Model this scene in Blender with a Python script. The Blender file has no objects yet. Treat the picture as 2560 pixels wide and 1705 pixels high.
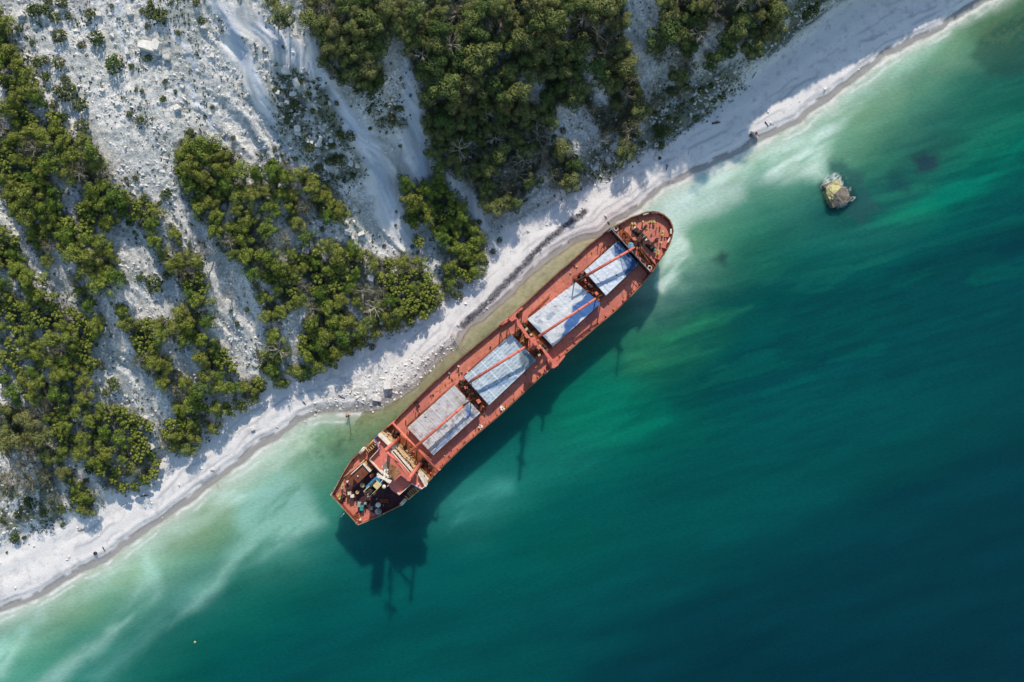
import bpy, bmesh, math, random
import numpy as np
from mathutils import Vector, Matrix
random.seed(7); RNG = np.random.default_rng(7)
SC = bpy.context.scene
C = SC.collection
D = 165.0                    # camera height above the sea
K = 0.1                      # metres per photo pixel at sea level
CX, CY = 1280.0, 852.5
SUN_EL, SUN_AZ = 35.0, 5.5   # azimuth east of north (north = top of the photograph)
E_LIT = np.array([1.23, 1.20, 1.22])   # irradiance/pi on flat ground in the open, used to turn seen colours into albedo

# ------------------------------------------------------------------ colour + noise helpers
def lin(c):
    c = np.asarray(c, dtype=float) / 255.0
    return np.where(c > 0.04045, ((c + 0.055) / 1.055) ** 2.4, c / 12.92)
def alb(*c):                                   # seen sunlit sRGB -> albedo
    return tuple(np.clip(lin(c) / E_LIT, 0.002, 0.9))
def _h(ix, iy, s):
    n = (ix.astype(np.int64) * 374761393 + iy.astype(np.int64) * 668265263 + s * 974634777) & 0x7fffffff
    n = ((n ^ (n >> 13)) * 1274126177) & 0x7fffffff
    return ((n ^ (n >> 16)) & 0xffff) / 65535.0
def vn(x, y, s=0):
    x = np.asarray(x, dtype=float); y = np.asarray(y, dtype=float)
    ix = np.floor(x); iy = np.floor(y); fx = x - ix; fy = y - iy
    fx = fx * fx * fx * (fx * (fx * 6 - 15) + 10); fy = fy * fy * fy * (fy * (fy * 6 - 15) + 10)
    a = _h(ix, iy, s); b = _h(ix + 1, iy, s); c = _h(ix, iy + 1, s); d = _h(ix + 1, iy + 1, s)
    return a + (b - a) * fx + (c - a) * fy + (a - b - c + d) * fx * fy
def fbm(x, y, s=0, o=4, g=0.5):
    t = 0; a = 1; n = 0
    for k in range(o):
        t = t + a * vn(x * 2 ** k + 17.3 * k, y * 2 ** k - 9.1 * k, s + k * 13); n += a; a *= g
    return t / n
def sst(a, b, x):
    t = np.clip((x - a) / (b - a), 0, 1); return t * t * (3 - 2 * t)
def inpoly(u, v, P):
    P = np.asarray(P, dtype=float); r = np.zeros(np.shape(u), dtype=bool)
    x0, y0 = P[-1]
    for x1, y1 in P:
        if y0 != y1:
            c = ((y1 > v) != (y0 > v)) & (u < (x0 - x1) * (v - y1) / (y0 - y1) + x1); r ^= c
        x0, y0 = x1, y1
    return r
def distline(u, v, P):
    P = np.asarray(P, dtype=float); d = np.full(np.shape(u), 1e9)
    for (x0, y0), (x1, y1) in zip(P[:-1], P[1:]):
        L = (x1 - x0) ** 2 + (y1 - y0) ** 2 + 1e-9
        t = np.clip(((u - x0) * (x1 - x0) + (v - y0) * (y1 - y0)) / L, 0, 1)
        d = np.minimum(d, np.hypot(u - x0 - t * (x1 - x0), v - y0 - t * (y1 - y0)))
    return d
def sdpoly(u, v, P):                            # + inside
    Q = list(P) + [P[0]]
    return distline(u, v, Q) * np.where(inpoly(u, v, P), 1, -1)
Fd = 1.0875                                      # tracing scale -> photo pixels
def T(L): return [(a * Fd, b * Fd) for a, b in L]
def W(px, py, z=0.0):                            # photo pixel at a known height -> world point
    k = (D - z) / D * K
    return Vector(((px - CX) * k, (CY - py) * k, z))

# ------------------------------------------------------------------ object helpers
def setp(o, label=None, cat=None, group=None, kind=None):
    if label: o['label'] = label
    if cat: o['category'] = cat
    if group: o['group'] = group
    if kind: o['kind'] = kind
    return o
def link(o, parent=None):
    C.objects.link(o)
    if parent is not None: o.parent = parent
    return o
def empty(name, loc, rz=0.0):
    o = bpy.data.objects.new(name, None); o.location = loc; o.rotation_euler = (0, 0, rz); o.empty_display_size = 0.5
    return link(o)
def np_mesh(name, verts, quads=None, tris=None, cols=None, mats=(), smooth=False):
    me = bpy.data.meshes.new(name)
    nv = len(verts); me.vertices.add(nv); me.vertices.foreach_set('co', np.asarray(verts, dtype=np.float32).ravel())
    q = np.zeros((0, 4), int) if quads is None else np.asarray(quads, int)
    t = np.zeros((0, 3), int) if tris is None else np.asarray(tris, int)
    loops = np.concatenate([q.ravel(), t.ravel()]); me.loops.add(len(loops)); me.loops.foreach_set('vertex_index', loops.astype(np.int32))
    me.polygons.add(len(q) + len(t))
    st = np.concatenate([np.arange(len(q)) * 4, len(q) * 4 + np.arange(len(t)) * 3]); me.polygons.foreach_set('loop_start', st.astype(np.int32))
    me.polygons.foreach_set('use_smooth', np.full(len(q) + len(t), smooth))
    me.update(calc_edges=True)
    if cols is not None:
        a = me.color_attributes.new('col', 'FLOAT_COLOR', 'POINT')
        cc = np.ones((nv, 4), np.float32); cols = np.asarray(cols); cc[:, :cols.shape[1]] = cols; a.data.foreach_set('color', cc.ravel())
    for m in mats: me.materials.append(m)
    return me
class MB:
    def __init__(s): s.bm = bmesh.new()
    def poly(s, pts, z0, z1, taper=0.0):
        b = s.bm; n = len(pts); cx = sum(p[0] for p in pts) / n; cy = sum(p[1] for p in pts) / n
        lo = [b.verts.new((p[0], p[1], z0)) for p in pts]
        up = [b.verts.new((p[0] + (cx - p[0]) * taper, p[1] + (cy - p[1]) * taper, z1)) for p in pts]
        b.faces.new(up); b.faces.new(lo[::-1])
        for i in range(n): b.faces.new((lo[i], lo[(i + 1) % n], up[(i + 1) % n], up[i]))
        return s
    def box(s, x, y, z, sx, sy, sz, rz=0.0):      # centre in x, y; z is the base
        c, d = math.cos(rz), math.sin(rz)
        return s.poly([(x + a * c - b * d, y + a * d + b * c) for a, b in ((-sx/2, -sy/2), (sx/2, -sy/2), (sx/2, sy/2), (-sx/2, sy/2))], z, z + sz)
    def tube(s, p0, p1, r0, r1=None, n=10, caps=True):
        r1 = r0 if r1 is None else r1; p0 = Vector(p0); p1 = Vector(p1); d = (p1 - p0)
        if d.length < 1e-6: return s
        q = d.to_track_quat('Z', 'Y'); b = s.bm; A = []; B = []
        for i in range(n):
            a = 2 * math.pi * i / n; e = q @ Vector((math.cos(a), math.sin(a), 0))
            A.append(b.verts.new(p0 + e * r0)); B.append(b.verts.new(p1 + e * r1))
        for i in range(n):
            f = b.faces.new((A[i], A[(i + 1) % n], B[(i + 1) % n], B[i])); f.smooth = n > 6
        if caps: b.faces.new(A[::-1]); b.faces.new(B)
        return s
    def path(s, pts, r, n=8):
        for a, c in zip(pts[:-1], pts[1:]): s.tube(a, c, r, r, n)
        return s
    def ball(s, c, r, sz=1.0, n=10):
        M = Matrix.Translation(c) @ Matrix.Diagonal((r, r, r * sz, 1))
        g = bmesh.ops.create_uvsphere(s.bm, u_segments=n, v_segments=max(5, n // 2 + 1), radius=1.0, matrix=M)
        for v in g['verts']:
            for f in v.link_faces: f.smooth = True
        return s
    def ring(s, c, R, r, n=18, m=6):
        b = s.bm; L = []
        for i in range(n):
            a = 2 * math.pi * i / n
            L.append([b.verts.new((c[0] + math.cos(a) * (R + r * math.cos(t)), c[1] + math.sin(a) * (R + r * math.cos(t)), c[2] + r * math.sin(t))) for t in [2 * math.pi * k / m for k in range(m)]])
        for i in range(n):
            for k in range(m): b.faces.new((L[i][k], L[(i + 1) % n][k], L[(i + 1) % n][(k + 1) % m], L[i][(k + 1) % m])).smooth = True
        return s
    def build(s, name, mat, parent=None, label=None, bevel=0.0):
        if bevel: bmesh.ops.bevel(s.bm, geom=s.bm.edges[:], offset=bevel, segments=1, affect='EDGES', clamp_overlap=True)
        bmesh.ops.recalc_face_normals(s.bm, faces=s.bm.faces[:])
        me = bpy.data.meshes.new(name); s.bm.to_mesh(me); s.bm.free()
        for m in (mat if isinstance(mat, (list, tuple)) else [mat]): me.materials.append(m)
        o = link(bpy.data.objects.new(name, me), parent)
        if label: o['label'] = label
        return o
def dup(o, parent=None, mat4=None):
    c = o.copy(); C.objects.link(c)
    if parent is not None: c.parent = parent
    for ch in list(o.children): dup(ch, c)
    return c

# ------------------------------------------------------------------ materials
def newmat(name):
    m = bpy.data.materials.new(name); m.use_nodes = True; nt = m.node_tree
    b = nt.nodes['Principled BSDF']; return m, nt, b
def noise(nt, scale, detail=4, rough=0.55, vec=None, dist=0.0):
    n = nt.nodes.new('ShaderNodeTexNoise'); n.inputs['Scale'].default_value = scale; n.inputs['Detail'].default_value = detail
    n.inputs['Roughness'].default_value = rough; n.inputs['Distortion'].default_value = dist
    if vec is not None: nt.links.new(vec, n.inputs['Vector'])
    return n.outputs['Fac']
def ramp(nt, fac, stops):
    r = nt.nodes.new('ShaderNodeValToRGB'); nt.links.new(fac, r.inputs[0]); e = r.color_ramp.elements
    e[0].position, e[0].color = stops[0][0], (*stops[0][1], 1); e[1].position, e[1].color = stops[-1][0], (*stops[-1][1], 1)
    for p, c in stops[1:-1]:
        k = e.new(p); k.color = (*c, 1)
    return r.outputs[0]
def mixc(nt, fac, a, b, mode='MIX'):
    x = nt.nodes.new('ShaderNodeMix'); x.data_type = 'RGBA'; x.blend_type = mode
    for s, v in ((x.inputs[0], fac), (x.inputs[6], a), (x.inputs[7], b)):
        if hasattr(v, 'is_linked') or hasattr(v, 'links'): nt.links.new(v, s)
        elif isinstance(v, (int, float)): s.default_value = v
        else: s.default_value = (*v, 1)
    return x.outputs[2]
def bump(nt, b, h, strength=0.4, dist=0.05):
    n = nt.nodes.new('ShaderNodeBump'); n.inputs['Strength'].default_value = strength; n.inputs['Distance'].default_value = dist
    nt.links.new(h, n.inputs['Height']); nt.links.new(n.outputs[0], b.inputs['Normal'])
def tex(nt, kind='Object'):
    return nt.nodes.new('ShaderNodeTexCoord').outputs[kind]
def paint(name, base, dirt=None, amt=0.5, scale=0.5, rough=0.65, fine=6.0, fleck=None):
    """weathered paint: broad stains, fine grain, optional flecks"""
    m, nt, b = newmat(name); v = tex(nt)
    dirt = dirt or tuple(x * 0.55 for x in base)
    f1 = noise(nt, scale, 6, 0.65, v, 0.6)
    c = mixc(nt, ramp(nt, f1, [(0.5 - 0.18 * amt, (0, 0, 0)), (0.62 + 0.1 * (1 - amt), (1, 1, 1))]), base, dirt)
    f2 = noise(nt, fine, 3, 0.7, v)
    c = mixc(nt, 1.0, c, ramp(nt, f2, [(0.3, (0.72, 0.72, 0.72)), (0.7, (1.18, 1.16, 1.14))]), 'MULTIPLY')
    if fleck:
        f3 = noise(nt, 2.2, 5, 0.7, v); c = mixc(nt, ramp(nt, f3, [(0.6, (0, 0, 0)), (0.66, (1, 1, 1))]), c, fleck)
    nt.links.new(c, b.inputs['Base Color']); b.inputs['Roughness'].default_value = rough
    b.inputs['Specular IOR Level'].default_value = 0.3
    bump(nt, b, f2, 0.3, 0.03)
    return m
RED, REDD = alb(240, 146, 124), alb(212, 120, 100)
RUST, RUSTD = alb(176, 96, 58), alb(104, 56, 38)
M = {}
def deckpaint():
    m = paint('deck_red_oxide_paint', RED, REDD, 0.5, 0.25, 0.6, 5.0, alb(160, 88, 66)); nt = m.node_tree; b = nt.nodes['Principled BSDF']
    src = b.inputs['Base Color'].links[0].from_socket; v = tex(nt)
    n1_ = noise(nt, 0.11, 3, .6, v, 1.0); n2_ = noise(nt, 0.42, 5, .7, v, 1.5)
    c = mixc(nt, ramp(nt, n1_, [(.48, (0, 0, 0)), (.55, (.75, .75, .75))]), src, alb(196, 112, 104))
    c = mixc(nt, ramp(nt, n2_, [(.50, (0, 0, 0)), (.60, (.85, .85, .85))]), c, alb(196, 122, 88))
    c = mixc(nt, ramp(nt, noise(nt, 1.7, 5, .75, v, .5), [(.56, (0, 0, 0)), (.64, (.8, .8, .8))]), c, alb(128, 70, 50))
    nt.links.new(c, b.inputs['Base Color']); return m
M['deck'] = deckpaint()
M['deckrust'] = paint('rusted_deck_steel', RUST, RUSTD, 0.8, 0.7, 0.85, 5.0, alb(190, 110, 70))
M['hull'] = paint('hull_red_paint', alb(150, 62, 52), alb(92, 48, 36), 0.7, 0.3, 0.6)
M['bulwark'] = paint('bulwark_paint', alb(176, 84, 70), alb(110, 58, 44), 0.7, 0.4, 0.6)
M['cap'] = paint('bulwark_cap', alb(150, 118, 88), alb(112, 70, 50), 0.6, 0.3)
M['boom'] = paint('derrick_salmon_paint', alb(236, 132, 112), alb(206, 108, 90), 0.4, 0.6, 0.5)
M['white'] = paint('weathered_white_paint', alb(248, 240, 228), alb(214, 176, 138), 0.3, 0.8)
M['cream'] = paint('cream_paint', alb(225, 200, 150), alb(170, 110, 70), 0.4, 1.0)
M['bdeck'] = paint('bridge_deck_paint', alb(232, 132, 118), alb(196, 108, 92), 0.3, 0.3)
M['messy'] = paint('flaking_roof_paint', alb(190, 140, 105), alb(120, 82, 45), 0.9, 0.9, 0.9, 4.0, alb(90, 92, 80))
M['brown'] = paint('brown_deck_coating', alb(138, 82, 62), alb(110, 60, 44), 0.5, 0.4)
M['dark'] = paint('dark_machinery', (0.035, 0.03, 0.028), (0.08, 0.04, 0.025), 0.5, 1.5)
M['winch'] = paint('greasy_rust_machinery', alb(105, 62, 42), alb(50, 34, 28), 0.8, 2.0)
M['tan'] = paint('lifeboat_orange_tan', alb(205, 130, 85), alb(150, 85, 50), 0.5, 1.0)
M['yellow'] = paint('bollard_pale_yellow', alb(225, 205, 130), alb(160, 120, 70), 0.4, 2.0)
M['blue'] = paint('funnel_blue', alb(50, 140, 190), alb(40, 100, 140), 0.4, 1.0)
M['fyellow'] = paint('funnel_yellow', alb(228, 214, 168), alb(196, 176, 130), 0.4, 1.0)
M['teal'] = paint('teal_paint', alb(60, 160, 150), alb(40, 100, 95), 0.4, 1.5)
M['ltblue'] = paint('light_blue_paint', alb(140, 175, 200), alb(90, 120, 145), 0.4, 1.0)
M['grey'] = paint('grey_paint', alb(170, 175, 178), alb(110, 110, 108), 0.4, 1.0)
M['redbit'] = paint('bright_red_plastic', alb(205, 40, 70), None, 0.2, 1.0)
def glass():
    m, nt, b = newmat('bridge_window_glass'); b.inputs['Base Color'].default_value = (0.02, 0.025, 0.03, 1); b.inputs['Roughness'].default_value = 0.08; return m
M['glass'] = glass()

# ------------------------------------------------------------------ world, sun, camera
w = bpy.data.worlds.new('World'); SC.world = w; w.use_nodes = True
nt = w.node_tree; sky = nt.nodes.new('ShaderNodeTexSky'); sky.sky_type = 'NISHITA'; sky.sun_disc = False
sky.air_density = 1.6; sky.dust_density = 0.6; sky.ozone_density = 3.5; sky.sun_elevation = math.radians(SUN_EL); sky.sun_rotation = math.radians(SUN_AZ)
nt.links.new(sky.outputs[0], nt.nodes['Background'].inputs[0]); nt.nodes['Background'].inputs[1].default_value = 0.15
sl = bpy.data.lights.new('sun', 'SUN'); sl.energy = 4.7; sl.angle = math.radians(0.9); sl.color = (1.0, 0.905, 0.79)
so = link(bpy.data.objects.new('sun', sl))
az, el = math.radians(SUN_AZ), math.radians(SUN_EL)
so.rotation_euler = Vector((math.sin(az) * math.cos(el), math.cos(az) * math.cos(el), math.sin(el))).to_track_quat('Z', 'Y').to_euler()
so.location = (0, 60, 120)
cam = bpy.data.cameras.new('camera'); co = link(bpy.data.objects.new('camera', cam)); co.location = (0, 0, D)
cam.sensor_width = 36; cam.lens = 36 * D / 256.0; cam.clip_end = 60000; SC.camera = co
SC.view_settings.view_transform = 'Standard'; SC.view_settings.look = 'None'; SC.view_settings.exposure = 0
SC.cycles.max_bounces = 5; SC.cycles.diffuse_bounces = 3; SC.cycles.glossy_bounces = 2; SC.cycles.transmission_bounces = 2

# ------------------------------------------------------------------ shoreline and land form
WL = T([(-6000, 4300), (-400, 1600), (-40, 1432), (0, 1410), (60, 1388), (100, 1366), (180, 1320), (240, 1290), (270, 1272), (300, 1250), (330, 1228), (380, 1196), (440, 1152), (470, 1120),
        (500, 1103), (560, 1060), (600, 1028), (650, 1000), (690, 972), (730, 955), (770, 951), (800, 950), (850, 946), (890, 932), (915, 915), (950, 890),
        (985, 855), (1020, 822), (1052, 803), (1064, 789), (1069, 772), (1086, 750), (1115, 735), (1156, 701), (1196, 661), (1236, 626), (1267, 596), (1294, 574), (1320, 556), (1350, 545), (1378, 541),
        (1395, 528), (1412, 510), (1440, 494), (1470, 478), (1490, 460), (1530, 432), (1560, 420), (1600, 396), (1650, 372), (1700, 350), (1730, 332), (1765, 318), (1800, 300), (1840, 280), (1870, 252), (1905, 232),
        (1935, 205), (1970, 182), (2010, 152), (2045, 128), (2075, 110), (2110, 92), (2150, 75), (2200, 42), (2260, 5), (2330, -32), (2600, -170), (7000, -2300)])
LAND = WL + [(8000, -9000), (-9000, -9000), (-9000, 6000)]
FOOT = T([(-6000, 4150), (-400, 1440), (0, 1255), (60, 1225), (120, 1205), (160, 1198), (215, 1180), (260, 1145), (330, 1118), (358, 1095), (362, 1050), (400, 1040), (440, 1025), (480, 990), (520, 955), (560, 930), (605, 900), (650, 885), (690, 868),
          (760, 840), (820, 805), (860, 780), (930, 750), (1000, 712), (1035, 680), (1080, 640), (1110, 595), (1140, 560), (1200, 520), (1240, 500), (1290, 470), (1340, 440), (1400, 425), (1440, 400), (1480, 362),
          (1530, 345), (1560, 318), (1620, 280), (1680, 232), (1710, 200), (1745, 165), (1790, 130), (1850, 95), (1900, 45), (1960, 5), (2050, -60), (2400, -250), (6500, -2350)])
HILL = FOOT + [(8000, -9000), (-9000, -9000), (-9000, 6000)]
HP = np.array([(0, 1255, 3), (0, 1080, 9), (0, 900, 14), (0, 700, 19), (0, 500, 24), (0, 250, 30), (0, 0, 35), (200, 1150, 4), (200, 900, 12), (200, 650, 19), (200, 0, 34), (400, 0, 35), (250, 300, 28),
               (400, 300, 27), (500, 150, 31), (380, 1000, 5), (400, 800, 12), (400, 600, 18), (600, 860, 5), (600, 600, 15), (600, 450, 20), (580, 250, 28), (640, 60, 36), (750, 820, 4.5), (800, 650, 9), (800, 560, 12), (750, 450, 17),
               (700, 300, 25), (720, 100, 36), (800, 200, 30), (850, 320, 22), (900, 450, 12), (930, 560, 6.5), (950, 700, 5), (1020, 640, 2.8), (1000, 520, 6), (1040, 450, 9), (1060, 590, 3),
               (900, 0, 38), (950, 150, 29), (970, 300, 18), (1000, 400, 11), (1100, 0, 37), (1100, 200, 27), (1100, 350, 12), (1130, 460, 5), (1300, 0, 34), (1300, 180, 19), (1300, 330, 6.5), (1300, 430, 3.5),
               (1500, 0, 27), (1500, 150, 15), (1480, 280, 5), (1520, 330, 3), (1600, 100, 19), (1620, 230, 5.5), (1700, 0, 31), (1720, 110, 16), (1800, 0, 26), (1800, 100, 7), (2000, -60, 17), (1950, -130, 28), (1920, 0, 11), (-300, 0, 40), (-300, 900, 22), (-300, -300, 46), (1000, -300, 48), (1800, -300, 40), (2300, -300, 26)], float)
HX = HP[:, :2] * Fd
def _tps():
    n = len(HX); r = np.hypot(*(HX[:, None] - HX[None]).transpose(2, 0, 1)) / 300.0
    A = np.zeros((n + 3, n + 3)); A[:n, :n] = np.where(r > 0, r * r * np.log(r + 1e-12), 0) + np.eye(n) * 0.02
    P = np.c_[np.ones(n), HX / 300.0]; A[:n, n:] = P; A[n:, :n] = P.T
    return np.linalg.solve(A, np.r_[HP[:, 2], 0, 0, 0])
HP[:, 2] *= np.where(HP[:, 0] > 1040, 0.66, 0.78)
_TW = _tps()
def hill(u, v):
    uc = np.clip(u, -700, 2900); vc = np.clip(v, -700, 1750)
    out = _TW[-3] + _TW[-2] * uc / 300.0 + _TW[-1] * vc / 300.0
    for (x, y), k in zip(HX, _TW[:len(HX)]):
        r2 = ((uc - x) ** 2 + (vc - y) ** 2) / 90000.0 + 1e-9
        out = out + k * 0.5 * r2 * np.log(r2)
    return np.clip(out, 0, 55)
def dcoast(u, v): return sdpoly(u, v, LAND)
def dfoot(u, v): return sdpoly(u, v, HILL)
# flow direction of the gullies (down and to the right in the photo) -> coordinates along / across
def flow(u, v):
    a = math.radians(64); ca, sa = math.cos(a), math.sin(a)
    w = (fbm(u / 210, v / 210, 19, 3) - .5) * 130; u = u + w; v = v - .4 * w
    return u * ca + v * sa, -u * sa + v * ca
SMOOTHP = [T(p) for p in (
    [(470, 0), (560, 0), (640, 60), (720, 90), (760, 180), (850, 270), (900, 350), (930, 470), (960, 560), (940, 600), (880, 540), (840, 440), (800, 360), (740, 260), (690, 170), (640, 150), (560, 90), (520, 60)],
    [(905, 230), (950, 170), (985, 260), (1000, 380), (980, 430), (930, 430), (900, 330)],
    [(500, 90), (540, 60), (600, 190), (630, 270), (600, 270), (560, 190)],
    [(1000, 400), (1080, 430), (1120, 500), (1100, 560), (1040, 470)])]
def smoothmask(u, v):
    w0 = u + 22 * (fbm(u / 60, v / 60, 5) - .5) * 2; w1 = v + 22 * (fbm(u / 60, v / 60, 9) - .5) * 2
    m = np.zeros(np.shape(u))
    for P in SMOOTHP: m = np.maximum(m, sst(-12, 12, sdpoly(w0, w1, P)))
    return m
def shore(u, v, dc): return dc + 9 * (fbm(u / 34, v / 34, 31, 3) - .5) + 12 * (fbm(u / 130, v / 130, 33, 2) - .5)
def ground(u, v, dc=None, df=None):
    if dc is None: dc = dcoast(u, v)
    if df is None: df = dfoot(u, v)
    dw = shore(u, v, dc)
    z = np.where(dw > 0, 0.25 * sst(0, 20, dw) + 0.006 * np.clip(dw, 0, 300), np.maximum(dw * 0.03, -10))
    z = z + np.where(dc > 15, 0.35 * sst(18, 28, dw) + 0.25 * np.sin(np.clip(dw, 0, 200) / 9.0 + 4 * fbm(u / 150, v / 150, 77)) * 0.35 * sst(25, 40, dw), 0)
    dfw = df + 16 * (fbm(u / 50, v / 50, 41) - .5)
    t = sst(-4, 34, dfw)
    hz = hill(u, v)
    a, c = flow(u, v)
    sm = smoothmask(u, v)
    g = (fbm(a / 420, c / 62, 3, 4) - .5) * 3.4 + (1 - 2 * np.abs(fbm(a / 200, c / 26, 8, 3) - .5) * 2) * 0.6 - .35 * (1 - .6 * sm)
    lw = 1 - .78 * sst(600, 440, u) * sst(620, 420, v)
    g = g * lw
    rk = (fbm(u / 11, v / 11, 55, 3) - .5) * 0.5 * (1 - .9 * sm)
    far = sst(0, 160, dfw)
    return z * (1 - t) + t * (np.maximum(hz, z + 0.2) + g * (0.25 + 0.55 * far) + rk * 0.8 + 0.2)
fine = 4.0
us = np.r_[[-9000, -5000, -2500, -1400, -900, -640], np.arange(-440, 2760, fine), [2900, 3300, 4200, 6500]]
vs = np.r_[[-9000, -5000, -2500, -1400, -900, -640], np.arange(-440, 1800, fine), [1900, 2200, 3000, 5000]]
U, V = np.meshgrid(us, vs)
DC = dcoast(U, V); DF = dfoot(U, V); Z = ground(U, V, DC, DF); SM = smoothmask(U, V)
kk = (D - Z) / D * K
X = (U - CX) * kk; Y = (CY - V) * kk

# forests, traced
FOREST = {
 'top': [T([(575, -60), (590, 0), (640, 50), (740, 80), (735, 130), (760, 170), (830, 200), (870, 205), (875, 170), (850, 120), (870, 60), (925, 60), (940, 130), (975, 180), (985, 330), (1000, 370), (1060, 395), (1080, 420), (1110, 460), (1150, 488), (1200, 460), (1215, 420), (1245, 380),
              (1262, 330), (1275, 280), (1310, 265), (1345, 280), (1375, 330), (1440, 320), (1480, 250), (1530, 225), (1560, 205), (1590, 150), (1690, 105), (1720, 60), (1725, -60)]),
         T([(1262, 350), (1300, 310), (1335, 340), (1340, 380), (1310, 410), (1275, 422)]), T([(1730, -40), (1800, -40), (1785, 60), (1745, 95), (1722, 50)]), T([(1370, 330), (1430, 300), (1450, 330), (1400, 360)])],
 'west': [T([(-40, 0), (10, 60), (30, 130), (60, 190), (95, 250), (130, 300), (175, 330), (230, 370), (255, 450), (250, 490), (272, 530), (312, 585), (300, 612), (240, 640), (225, 690), (195, 700), (120, 610), (85, 560), (45, 500), (0, 420), (-40, 400)])],
 'southwest': [T([(-40, 500), (10, 540), (60, 620), (130, 690), (200, 760), (190, 850), (185, 940), (130, 965), (60, 930), (10, 850), (-40, 840)]),
               T([(200, 950), (280, 930), (330, 980), (352, 1060), (350, 1095), (300, 1130), (250, 1110), (210, 1060)]),
               T([(165, 1130), (195, 1115), (225, 1160), (190, 1190), (165, 1170)]), T([(100, 960), (170, 975), (190, 1040), (150, 1040)])],
 'corner': [T([(-40, 920), (60, 965), (130, 1040), (160, 1090), (115, 1120), (50, 1115), (0, 1120), (-40, 1130)])],
 'middle': [T([(410, 345), (440, 325), (480, 340), (540, 370), (580, 420), (600, 370), (640, 375), (690, 400), (750, 430), (790, 480), (770, 520), (700, 520), (740, 545), (850, 560), (900, 590), (980, 600), (1030, 635), (1030, 680), (980, 710), (920, 748), (860, 770), (820, 800), (750, 830), (700, 865), (650, 880), (605, 850), (590, 780), (595, 720), (575, 660), (545, 590), (500, 540), (450, 480), (415, 410)]),
            T([(270, 450), (340, 470), (390, 530), (400, 600), (440, 580), (470, 640), (480, 760), (530, 820), (600, 870), (600, 892), (560, 930), (500, 960), (480, 1000), (410, 1040), (375, 1025), (372, 960), (340, 900), (290, 850), (270, 800), (215, 755), (235, 735), (300, 710), (335, 660), (370, 610), (300, 520)])],
 'spur': [T([(935, 425), (1010, 412), (1062, 475), (1098, 530), (1108, 595), (1078, 635), (1025, 610), (970, 565), (938, 510)])],
}
GAPS = [T(p) for p in ([(1545, 60), (1572, 60), (1560, 150), (1535, 215), (1518, 200)], [(1268, 310), (1292, 250), (1330, 240), (1368, 295), (1376, 345), (1345, 365), (1300, 335)], [(1395, 315), (1412, 315), (1412, 372), (1398, 372)], [(1205, 175), (1235, 200), (1245, 235), (1225, 225)], [(1455, 110), (1500, 100), (1520, 190), (1490, 230)], [(1640, 60), (1662, 70), (1620, 140), (1600, 140)], [(880, 90), (930, 100), (935, 150), (885, 150)],[(580, 470), (600, 470), (720, 570), (700, 580)], [(530, 600), (552, 600), (595, 700), (600, 800), (575, 800), (560, 720)], [(1440, -20), (1525, -20), (1510, 45), (1530, 90), (1450, 95)], [(1340, 150), (1355, 130), (1380, 190), (1392, 235), (1375, 235)],
        [(270, 540), (300, 500), (420, 680), (410, 720), (300, 730), (280, 700)], [(240, 790), (290, 780), (330, 900), (320, 950), (230, 900)], [(700, 520), (790, 515), (900, 590), (760, 545)], [(655, 730), (700, 700), (690, 760), (660, 790)],
        [(470, 640), (500, 600), (560, 800), (600, 860), (560, 870), (490, 760)], [(360, 900), (385, 900), (390, 960), (365, 960)])]
def fmask(u, v, soft=18, keys=None):
    m = np.zeros(np.shape(u))
    w0 = u + 26 * (fbm(u / 45, v / 45, 61) - .5); w1 = v + 26 * (fbm(u / 45, v / 45, 67) - .5)
    for k, L in FOREST.items():
        if keys and k not in keys: continue
        for P in L: m = np.maximum(m, sst(-soft, soft * .4, sdpoly(w0, w1, P)))
    for P in GAPS: m = m * (1 - sst(-20, -3, sdpoly(w0, w1, P)))
    return m
FM = fmask(U, V)
def gapf(u, v):
    a, c = flow(u, v); n = fbm(a / 170, c / 34, 66, 4, .6) - .04 * (u > 620) * (v > 400)
    w_ = sst(1180, 1080, u) * np.where((u > 820) & (v < 560), 0, 1)
    return 1 - w_ * sst(.535, .58, n)
FM = FM * gapf(U, V)

# ------------------------------------------------------------------ terrain colours (albedo)
def mixa(c, new, m):
    return c * (1 - m[..., None]) + np.asarray(new) * m[..., None]
fl_a, fl_c = flow(U, V)
n1 = fbm(U / 90, V / 90, 101); n2 = fbm(U / 20, V / 20, 111, 4, .65); n3 = fbm(fl_a / 120, fl_c / 16, 121); n4 = fbm(U / 7, V / 7, 131, 2, .7)
col = np.ones(U.shape + (3,)) * np.array([0.86, 0.83, 0.78])
col *= (0.80 + 0.40 * n2)[..., None]
# scree: grey-green mottling with stone specks
scr = sst(0, 30, DF) * (1 - SM)
col = mixa(col, (0.30, 0.315, 0.27), scr * sst(.50, .68, n2) * .55)
col = mixa(col, (0.20, 0.22, 0.15), scr * sst(.60, .76, n4 * .6 + n1 * .4) * .55)
col = mixa(col, (0.80, 0.78, 0.74), scr * sst(.52, .66, vn(U / 6, V / 6, 141)) * .5 * sst(.4, .6, n1))
col = mixa(col, (0.50, 0.50, 0.49), SM * sst(.45, .65, n3) * .6)
col = mixa(col, (0.74, 0.73, 0.72), SM * sst(.55, .7, fbm(fl_a / 200, fl_c / 30, 151)) * .7)
col = mixa(col, (0.36, 0.37, 0.36), sst(0, 30, DF) * sst(.60, .74, n3) * .5)
ridge = fbm(fl_a / 260, fl_c / 30, 125, 4, .6); LWm = 1 - .8 * sst(600, 440, U) * sst(620, 420, V)
col = mixa(col, (0.86, 0.80, 0.71), sst(0, 30, DF) * sst(.52, .64, ridge) * .5 * LWm)
col = mixa(col, (0.40, 0.43, 0.42), sst(0, 30, DF) * (1 - sst(.36, .46, ridge)) * .55 * LWm)
col = mixa(col, (0.34, 0.36, 0.30), scr * sst(.55, .68, fbm(U / 150, V / 110, 127, 4, .6)) * .45)
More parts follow.
